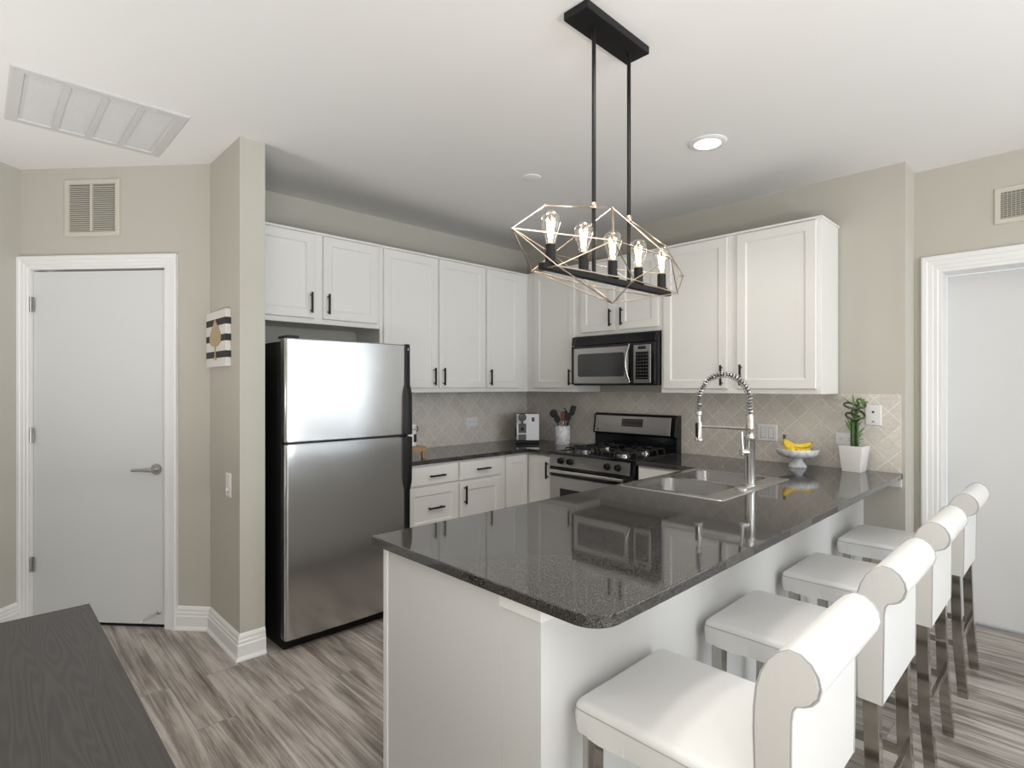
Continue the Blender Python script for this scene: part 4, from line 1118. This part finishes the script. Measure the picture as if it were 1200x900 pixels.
UB, UR = (1, 0, 0), (0, -1, 0)
plate('wall_outlet', 'white outlet on the back wall tiles left of the coffee machine', 'outlet', (-0.770, -0.008, 1.062), UB, UZ, NB, 0.128, 0.082, 'outlet_h')
plate('light_switch', 'white double rocker switch on the tiles between faucet and bananas', 'light switch', (-0.008, -2.215, 1.048), UR, UZ, NR, 0.130, 0.114, 'rocker2')
plate('wall_outlet', 'white outlet on the tiles half hidden by the bamboo plant', 'outlet', (-0.008, -2.690, 1.056), UR, UZ, NR, 0.116, 0.076, 'outlet_h')
plate('cable_plate', 'white wall plate with two dark holes right of the bamboo plant', 'wall plate', (-0.008, -2.852, 1.186), UR, UZ, NR, 0.084, 0.118, 'cable')
plate('light_switch', 'white light switch low on the wall end below the striped picture', 'light switch', (-2.865, -0.512, 0.822), UR, UZ, NR, 0.078, 0.128, 'toggle')

g = thing('striped_picture', 'small black and white striped canvas with a gold leaf motif', 'picture', (-2.865, -0.40, 1.53))
py0, py1, pz0, pz1 = -0.245, -0.585, 1.527, 1.835
mk('canvas', MB().box(-2.893, -2.8655, py1, py0, pz0, pz1), 'canvas', g, bev=0.002)
hh = pz1 - pz0
for q in (0.155, 0.445, 0.735):
    mk('black_stripe', MB().box(-2.8937, -2.8656, py1 - 0.0006, py0 + 0.0006, pz0 + hh * q, pz0 + hh * (q + 0.118)), 'cblack', g)
cyp = (py0 + py1) / 2
drop = []
for k in range(25):
    a = 2 * PI * k / 24; q = (1 - math.cos(a)) / 2                     # q: 0 bottom, 1 tip
    z = pz0 + hh * (0.36 + 0.50 * q); wd = 0.118 * math.sin(a) * (1 - q) ** 0.8 * 0.95 if q < 0.999 else 0.0
    drop.append((cyp + wd * 1.25, z))
mb = MB().prism(drop[:-1], 'x', -2.8975, -2.8938)
mb.prism([(cyp - 0.006, pz0 + hh * 0.37), (cyp - 0.008, pz0 + hh * 0.20), (cyp - 0.022, pz0 + hh * 0.12), (cyp + 0.022, pz0 + hh * 0.12), (cyp + 0.008, pz0 + hh * 0.20), (cyp + 0.006, pz0 + hh * 0.37)], 'x', -2.8972, -2.8938)
mk('gold_motif', mb, 'gold', g, label='gold leaf shape on a short foot')

# ------------------------------------------------------------------ things on the worktops
WT = 0.914
g = thing('coffee_machine', 'white capsule coffee machine with a black side in the counter corner', 'coffee machine', (-0.275, -0.275, WT), math.radians(-44), local=True)
# local: -y is the front
w, dp_, hh = 0.098, 0.14, 0.262
mk('base', MB().box(-w - 0.004, w + 0.002, -dp_ + 0.004, dp_, 0.001, 0.030), 'black', g, bev=0.004)
mk('housing', MB().box(-w + 0.004, w - 0.004, -dp_ + 0.012, dp_, 0.030, hh - 0.004), 'black', g, bev=0.006)
fc = mk('front_panel', MB().box(-w, w, -dp_, -dp_ + 0.012, 0.031, hh), 'coffee', g, bev=0.003)
mb = MB().lathe([(0.034, -dp_ - 0.001), (0.034, -dp_ - 0.030), (0.028, -dp_ - 0.036)], axis='y', c=(-w + 0.050, 0, hh - 0.028), n=24)
mb.box(-w + 0.042, -w + 0.058, -dp_ - 0.030, -dp_ - 0.002, hh - 0.085, hh - 0.055)
mk('brew_head', mb, 'gblack', g, smooth=40)
mk('cup_bay', MB().rect((-w + 0.016, -dp_, 0.095), (1, 0, 0), (0, 0, 1), (0, -1, 0), 0.068, 0.082, [(0, 0), (0, 0.003), (0.005, 0.003), (0.008, 0.001)]), 'greyp', g)
mk('drip_grid', MB().box(-w + 0.016, -w + 0.084, -dp_ - 0.022, -dp_, 0.034, 0.084), 'greyp', g, bev=0.003)
mk('spout', MB().lathe([(0.014, -dp_ - 0.002), (0.014, -dp_ - 0.010), (0.008, -dp_ - 0.011)], axis='y', c=(-w + 0.050, 0, 0.130), n=18), 'black', g, smooth=40)
mk('control_display', MB().box(w - 0.064, w - 0.040, -dp_ - 0.002, -dp_, hh - 0.066, hh - 0.030), 'gblack', g)
mk('milk_pipe', MB().box(-w - 0.010, -w - 0.001, -0.10, 0.02, 0.055, 0.14), 'black', g, bev=0.003)

KX_, KY_ = -0.205, -0.632
g = thing('utensil_crock', 'grey veined marble crock full of cooking utensils', 'crock', (KX_, KY_, WT))
mk('crock', MB().lathe([(0.064, WT + 0.001), (0.066, WT + 0.004), (0.066, WT + 0.160), (0.064, WT + 0.163), (0.058, WT + 0.163), (0.057, WT + 0.158), (0.057, WT + 0.012), (0.01, WT + 0.010)], c=(KX_, KY_, 0), n=40), 'marble', g, smooth=40)
rt = Vector((0.718, -0.696, 0)); fwd = Vector((0.696, 0.718, 0))
CB = Vector((KX_, KY_, WT + 0.016))


def utensil(name, label, cat, foot, top, head, mat, hmat=None, facing=None):
    """foot / top: (right, depth, height) offsets in the crock; head kind at the top end"""
    f0 = CB + rt * foot[0] + fwd * foot[1] + UP * foot[2]; f1 = CB + rt * top[0] + fwd * top[1] + UP * top[2]
    t = thing(name, label, cat, tuple(f0), group='utensils in the marble crock')
    ax = (f1 - f0).normalized(); sd = ax.cross(fwd).normalized(); nn = sd.cross(ax)
    mk('shaft', MB().tube([f0, f0.lerp(f1, 0.6), f1], [0.0045, 0.0045, 0.004], 8), hmat or mat, t, smooth=50)
    mb = MB()
    def flat(outline, th, dish=0.0):
        A_ = [f1 + sd * u + ax * v - nn * (th / 2) for u, v in outline]; B_ = [p + nn * th for p in A_]
        mb.loft([A_, B_])
    if head == 'spoon':
        o_ = [(0.026 * math.sin(2 * PI * k / 16), 0.036 - 0.038 * math.cos(2 * PI * k / 16)) for k in range(16)]; flat(o_, 0.010)
    elif head == 'turner':
        flat([(-0.008, -0.004), (0.008, -0.004), (0.026, 0.020), (0.028, 0.085), (-0.020, 0.092), (-0.024, 0.02)], 0.005)
    elif head == 'spatula':
        flat([(-0.010, -0.004), (0.010, -0.004), (0.023, 0.012), (0.022, 0.080), (0.010, 0.088), (-0.018, 0.080), (-0.022, 0.012)], 0.012)
    elif head == 'ladle':
        c_ = f1 + ax * 0.022
        L = []
        for k in range(6):
            a = PI / 2 * (k + 0.3) / 5.3; rr = 0.036 * math.sin(a); off = -nn * 0.036 * math.cos(a) * -1
            L.append([c_ + off + (sd * math.cos(2 * PI * q / 16) + ax * math.sin(2 * PI * q / 16)) * rr for q in range(16)])
        mb.loft(L)
    elif head == 'hook':
        mb.tube([f1 - ax * 0.01, f1 + ax * 0.02 + sd * 0.002, f1 + ax * 0.035 + sd * 0.012, f1 + ax * 0.036 + sd * 0.026], 0.006, 8)
        o_ = [(0.016 * math.sin(2 * PI * k / 12), 0.0 - 0.024 * math.cos(2 * PI * k / 12)) for k in range(12)]; flat(o_, 0.007)
    mk('head', mb, mat, t, smooth=45, bev=0.0015)


utensil('ladle', 'black ladle leaning left in the marble crock', 'ladle', (0.012, -0.004, 0), (-0.070, -0.006, 0.232), 'ladle', 'black', 'greyp')
utensil('serving_spoon', 'black spoon low at the left rim of the marble crock', 'spoon', (-0.006, -0.036, 0), (-0.044, -0.040, 0.176), 'spoon', 'black')
utensil('spatula', 'dark red spatula in the middle of the marble crock', 'spatula', (0.004, -0.012, 0), (0.004, -0.016, 0.190), 'spatula', 'red', 'nickel')
utensil('masher', 'black hooked utensil just right of the red spatula', 'utensil', (0.0, 0.032, 0), (0.030, 0.032, 0.258), 'hook', 'black')
utensil('slotted_turner', 'tall black turner leaning right in the marble crock', 'turner', (-0.012, 0.014, 0), (0.074, 0.012, 0.235), 'turner', 'black')
utensil('cooking_spoon', 'black spoon upright in front of the black turner', 'spoon', (0.016, -0.026, 0), (0.040, -0.026, 0.190), 'spoon', 'black')

g = thing('wood_riser', 'small light wood counter riser beside the fridge handle', 'riser', (-1.68, -0.44, WT))
mk('board', MB().box(-1.795, -1.575, -0.560, -0.330, WT + 0.050, WT + 0.084), 'riser', g, bev=0.003)
for x in (-1.785, -1.603):
    for y in (-0.548, -0.360): mk('leg', MB().box(x, x + 0.020, y, y + 0.020, WT + 0.0005, WT + 0.050), 'riser', g, bev=0.001)
CNX, CNY, cz = -1.663, -0.470, WT + 0.0845
g = thing('canister', 'white canister with a black clamp and label on the wood riser', 'canister', (CNX, CNY, cz))
mk('jar', MB().lathe([(0.046, cz + 0.0005), (0.050, cz + 0.004), (0.050, cz + 0.120), (0.046, cz + 0.128)], c=(CNX, CNY, 0), n=36), 'ceramic', g, smooth=40)
mk('lid', MB().lathe([(0.049, cz + 0.1285), (0.051, cz + 0.131), (0.051, cz + 0.146), (0.044, cz + 0.154), (0.012, cz + 0.157)], c=(CNX, CNY, 0), n=36), 'ceramic', g, smooth=40)
mb = MB()
for z0, z1, a0, a1 in ((0.030, 0.085, -85, -25),):
    L = [[], []]
    ring = []
    for k in range(13):
        a = math.radians(a0 + (a1 - a0) * k / 12)
        ring.append([(CNX + rr * math.cos(a), CNY + rr * math.sin(a), cz + z) for rr, z in ((0.0502, z0), (0.0512, z0), (0.0512, z1), (0.0502, z1))])
    mb.loft(ring)
mk('label', mb, 'cblack', g, smooth=40)
mb = MB().tube([(CNX + 0.0515 * math.cos(2 * PI * k / 36), CNY + 0.0515 * math.sin(2 * PI * k / 36), cz + 0.118) for k in range(36)], 0.002, 6, closed=True)
a = math.radians(-42)
mb.tube([(CNX + rr * math.cos(a), CNY + rr * math.sin(a), cz + z) for rr, z in ((0.053, 0.100), (0.060, 0.112), (0.061, 0.130), (0.054, 0.142))], 0.0035, 6)
mk('wire_clamp', mb, 'mblack', g, smooth=40)

BX, BY = -0.160, -2.520
g = thing('fruit_stand', 'footed white marble fruit stand below the light switch', 'fruit stand', (BX, BY, WT))
mk('stand', MB().lathe([(0.052, WT + 0.001), (0.053, WT + 0.008), (0.048, WT + 0.016), (0.034, WT + 0.034), (0.028, WT + 0.052), (0.034, WT + 0.058), (0.075, WT + 0.063), (0.104, WT + 0.073), (0.118, WT + 0.088), (0.123, WT + 0.110), (0.121, WT + 0.116),
                       (0.115, WT + 0.116), (0.108, WT + 0.096), (0.085, WT + 0.086), (0.01, WT + 0.083)], c=(BX, BY, 0), n=48), 'marble', g, smooth=40)

# bunch of bananas lying in the stand, stems together at the left end
R2, F2 = rt, fwd
BO = Vector((BX, BY, WT + 0.088))


def bp3(u, v, z): return BO + R2 * u + F2 * v + UP * z


g = thing('banana_bunch', 'bunch of ripe yellow bananas lying on the marble fruit stand', 'bananas', tuple(BO))


def banana(ctrl, rad):
    # Catmull-like sampling of the control polyline
    pts = []; P = [bp3(*c_) for c_ in ctrl]; n = len(P)
    for i in range(n - 1):
        p0, p1, p2, p3 = P[max(i - 1, 0)], P[i], P[i + 1], P[min(i + 2, n - 1)]
        for k in range(6):
            t = k / 6
            pts.append(0.5 * ((2 * p1) + (p2 - p0) * t + (2 * p0 - 5 * p1 + 4 * p2 - p3) * t * t + (-p0 + 3 * p1 - 3 * p2 + p3) * t ** 3))
    pts.append(P[-1]); m = len(pts); rs = []
    for i in range(m):
        q = i / (m - 1); rs.append(rad * (0.34 + 0.66 * min(1, q / 0.16)) * (1 if q < 0.82 else max(0.28, 1 - ((q - 0.82) / 0.18) ** 2 * 0.72)))
    b = mk('banana', MB().tube(pts, rs, 7), 'banana', g, smooth=70)
    e = (pts[-1] - pts[-3]).normalized()
    mk('tip', MB().tube([pts[-1] - e * 0.001, pts[-1] + e * 0.006], [rad * 0.30, rad * 0.2], 7), 'bstem', b)
    return b


banana([(-0.078, 0.005, 0.086), (-0.062, 0.002, 0.064), (-0.030, 0.0, 0.046), (0.015, 0.0, 0.040), (0.060, 0.0, 0.050), (0.086, 0.0, 0.064)], 0.0185)
banana([(-0.080, 0.0, 0.086), (-0.072, -0.018, 0.060), (-0.052, -0.040, 0.028), (-0.015, -0.052, 0.019), (0.030, -0.052, 0.018), (0.062, -0.042, 0.022)], 0.0175)
banana([(-0.082, -0.004, 0.086), (-0.086, -0.024, 0.064), (-0.082, -0.046, 0.040), (-0.070, -0.066, 0.028), (-0.052, -0.082, 0.030)], 0.0175)
banana([(-0.079, 0.010, 0.086), (-0.060, 0.022, 0.056), (-0.025, 0.036, 0.028), (0.020, 0.040, 0.021), (0.065, 0.034, 0.026)], 0.0175)
mk('stem', MB().tube([bp3(-0.078, 0.003, 0.082), bp3(-0.081, 0.002, 0.100), bp3(-0.079, 0.002, 0.114)], [0.010, 0.008, 0.010], 8), 'bstem', g, smooth=60)

# lucky bamboo in a tapered white pot
PX, PY = -0.098, -2.815
g = thing('potted_bamboo', 'curly lucky bamboo in a tapered square white pot at the counter end', 'plant', (PX, PY, WT))
ra = math.radians(-4)


def sq(h_, z, r_=0.006): return [tuple(Matrix.Rotation(ra, 3, 'Z') @ Vector((p[0], p[1], 0)) + Vector((PX, PY, z))) for p in rrect(-h_, h_, -h_, h_, r_, 0, 3)]


mk('pot', MB().loft([sq(0.050, WT + 0.0008), sq(0.0655, WT + 0.150), sq(0.0655, WT + 0.153), sq(0.060, WT + 0.153), sq(0.058, WT + 0.130)]), 'ceramic', g, smooth=35)
mk('soil', MB().loft([sq(0.0575, WT + 0.1305), sq(0.0575, WT + 0.136)]), 'soil', g)


def pp3(u, v, z): return Vector((PX, PY, WT)) + rt * u + fwd * v + UP * z


stalks = [(-0.012, -0.006, 0.290), (0.006, 0.006, 0.330), (0.014, -0.010, 0.310), (-0.004, 0.014, 0.300)]
for u, v, zt_ in stalks:
    P = []; rs = []
    k = 0; z = 0.130
    while z < zt_:
        P += [pp3(u, v, z), pp3(u, v, z + 0.004), pp3(u, v, z + 0.008)]; rs += [0.0078, 0.0092, 0.0078]; z += 0.042; k += 1
    P.append(pp3(u, v, zt_)); rs.append(0.0072)
    mk('stalk', MB().tube(P, rs, 10), 'stalk', g, smooth=60)


def curl(c_, rad, z0, rise, turns, a0, lead):
    P = [pp3(*lead)]
    for k in range(int(22 * turns) + 1):
        a = a0 + 2 * PI * k / 22; q = k / (22 * turns)
        P.append(pp3(c_[0] + rad * math.cos(a), c_[1] + rad * 0.8 * math.sin(a), z0 + rise * q + 0.021 * math.sin(a)))
    return P


for cc, lead in ((curl((-0.008, 0.0), 0.036, 0.318, 0.016, 1.1, -0.8, (0.004, 0.004, 0.300)), 0), (curl((0.026, 0.0), 0.034, 0.330, 0.016, 1.1, 2.4, (0.012, -0.008, 0.305)), 0),
                 (curl((-0.012, 0.004), 0.040, 0.378, 0.020, 1.0, -0.6, (0.010, 0.004, 0.325)), 0), (curl((0.044, 0.0), 0.022, 0.392, 0.022, 1.2, 2.8, (0.012, 0.004, 0.345)), 0)):
    mk('curled_stalk', MB().tube(cc, [0.0066] * (len(cc) - 1) + [0.004], 8), 'leafp', g, smooth=60)


def leaf(mb, base, tip, wd, sag=0.0):
    b, t = pp3(*base), pp3(*tip); ax_ = (t - b); L = ax_.length; ax_.normalize()
    sd_ = ax_.cross(fwd); sd_ = sd_.normalized() if sd_.length > 1e-3 else rt
    nn = sd_.cross(ax_); loops = []
    for k in range(8):
        q = k / 7; h_ = wd * math.sin(PI * min(1, 0.06 + q * 0.94)) ** 0.8 * (1 - 0.35 * q); c_ = b + ax_ * L * q - UP * sag * q * q
        loops.append([c_ - sd_ * h_, c_ - nn * (0.0012 + h_ * 0.25), c_ + sd_ * h_, c_ + nn * 0.0012 - nn * h_ * 0.2])
    mb.loft(loops)


mb = MB()
for base, tip, wd, sag in (
        ((-0.012, 0, 0.230), (-0.060, -0.01, 0.305), 0.0085, 0), ((-0.010, 0, 0.240), (-0.040, 0.0, 0.318), 0.0075, 0), ((0.010, 0, 0.200), (0.062, 0.0, 0.262), 0.0085, 0),
        ((0.012, -0.005, 0.190), (0.042, -0.02, 0.232), 0.007, 0), ((0.012, 0, 0.175), (0.072, 0.01, 0.205), 0.0035, 0.010), ((0.0, 0, 0.38), (-0.008, 0, 0.462), 0.0075, 0),
        ((-0.004, 0, 0.39), (-0.058, 0.01, 0.440), 0.0035, 0), ((0.002, 0, 0.400), (0.030, 0.0, 0.432), 0.004, 0), ((0.044, 0, 0.40), (0.040, 0, 0.440), 0.008, 0),
        ((0.044, 0, 0.405), (0.082, -0.01, 0.412), 0.009, 0), ((0.044, 0, 0.405), (0.070, 0.01, 0.432), 0.008, 0), ((0.046, 0, 0.395), (0.080, 0, 0.388), 0.008, 0),
        ((0.016, 0, 0.26), (0.046, -0.005, 0.300), 0.007, 0), ((0.008, -0.01, 0.155), (0.034, -0.02, 0.180), 0.004, 0)):
    leaf(mb, base, tip, wd, sag)
lv = mk('leaves', mb, 'leaf', g, smooth=40)

# working marks used while building are not kept on the finished objects
for o in COL.objects:
    for k in ('base', 'local'):
        if k in o: del o[k]
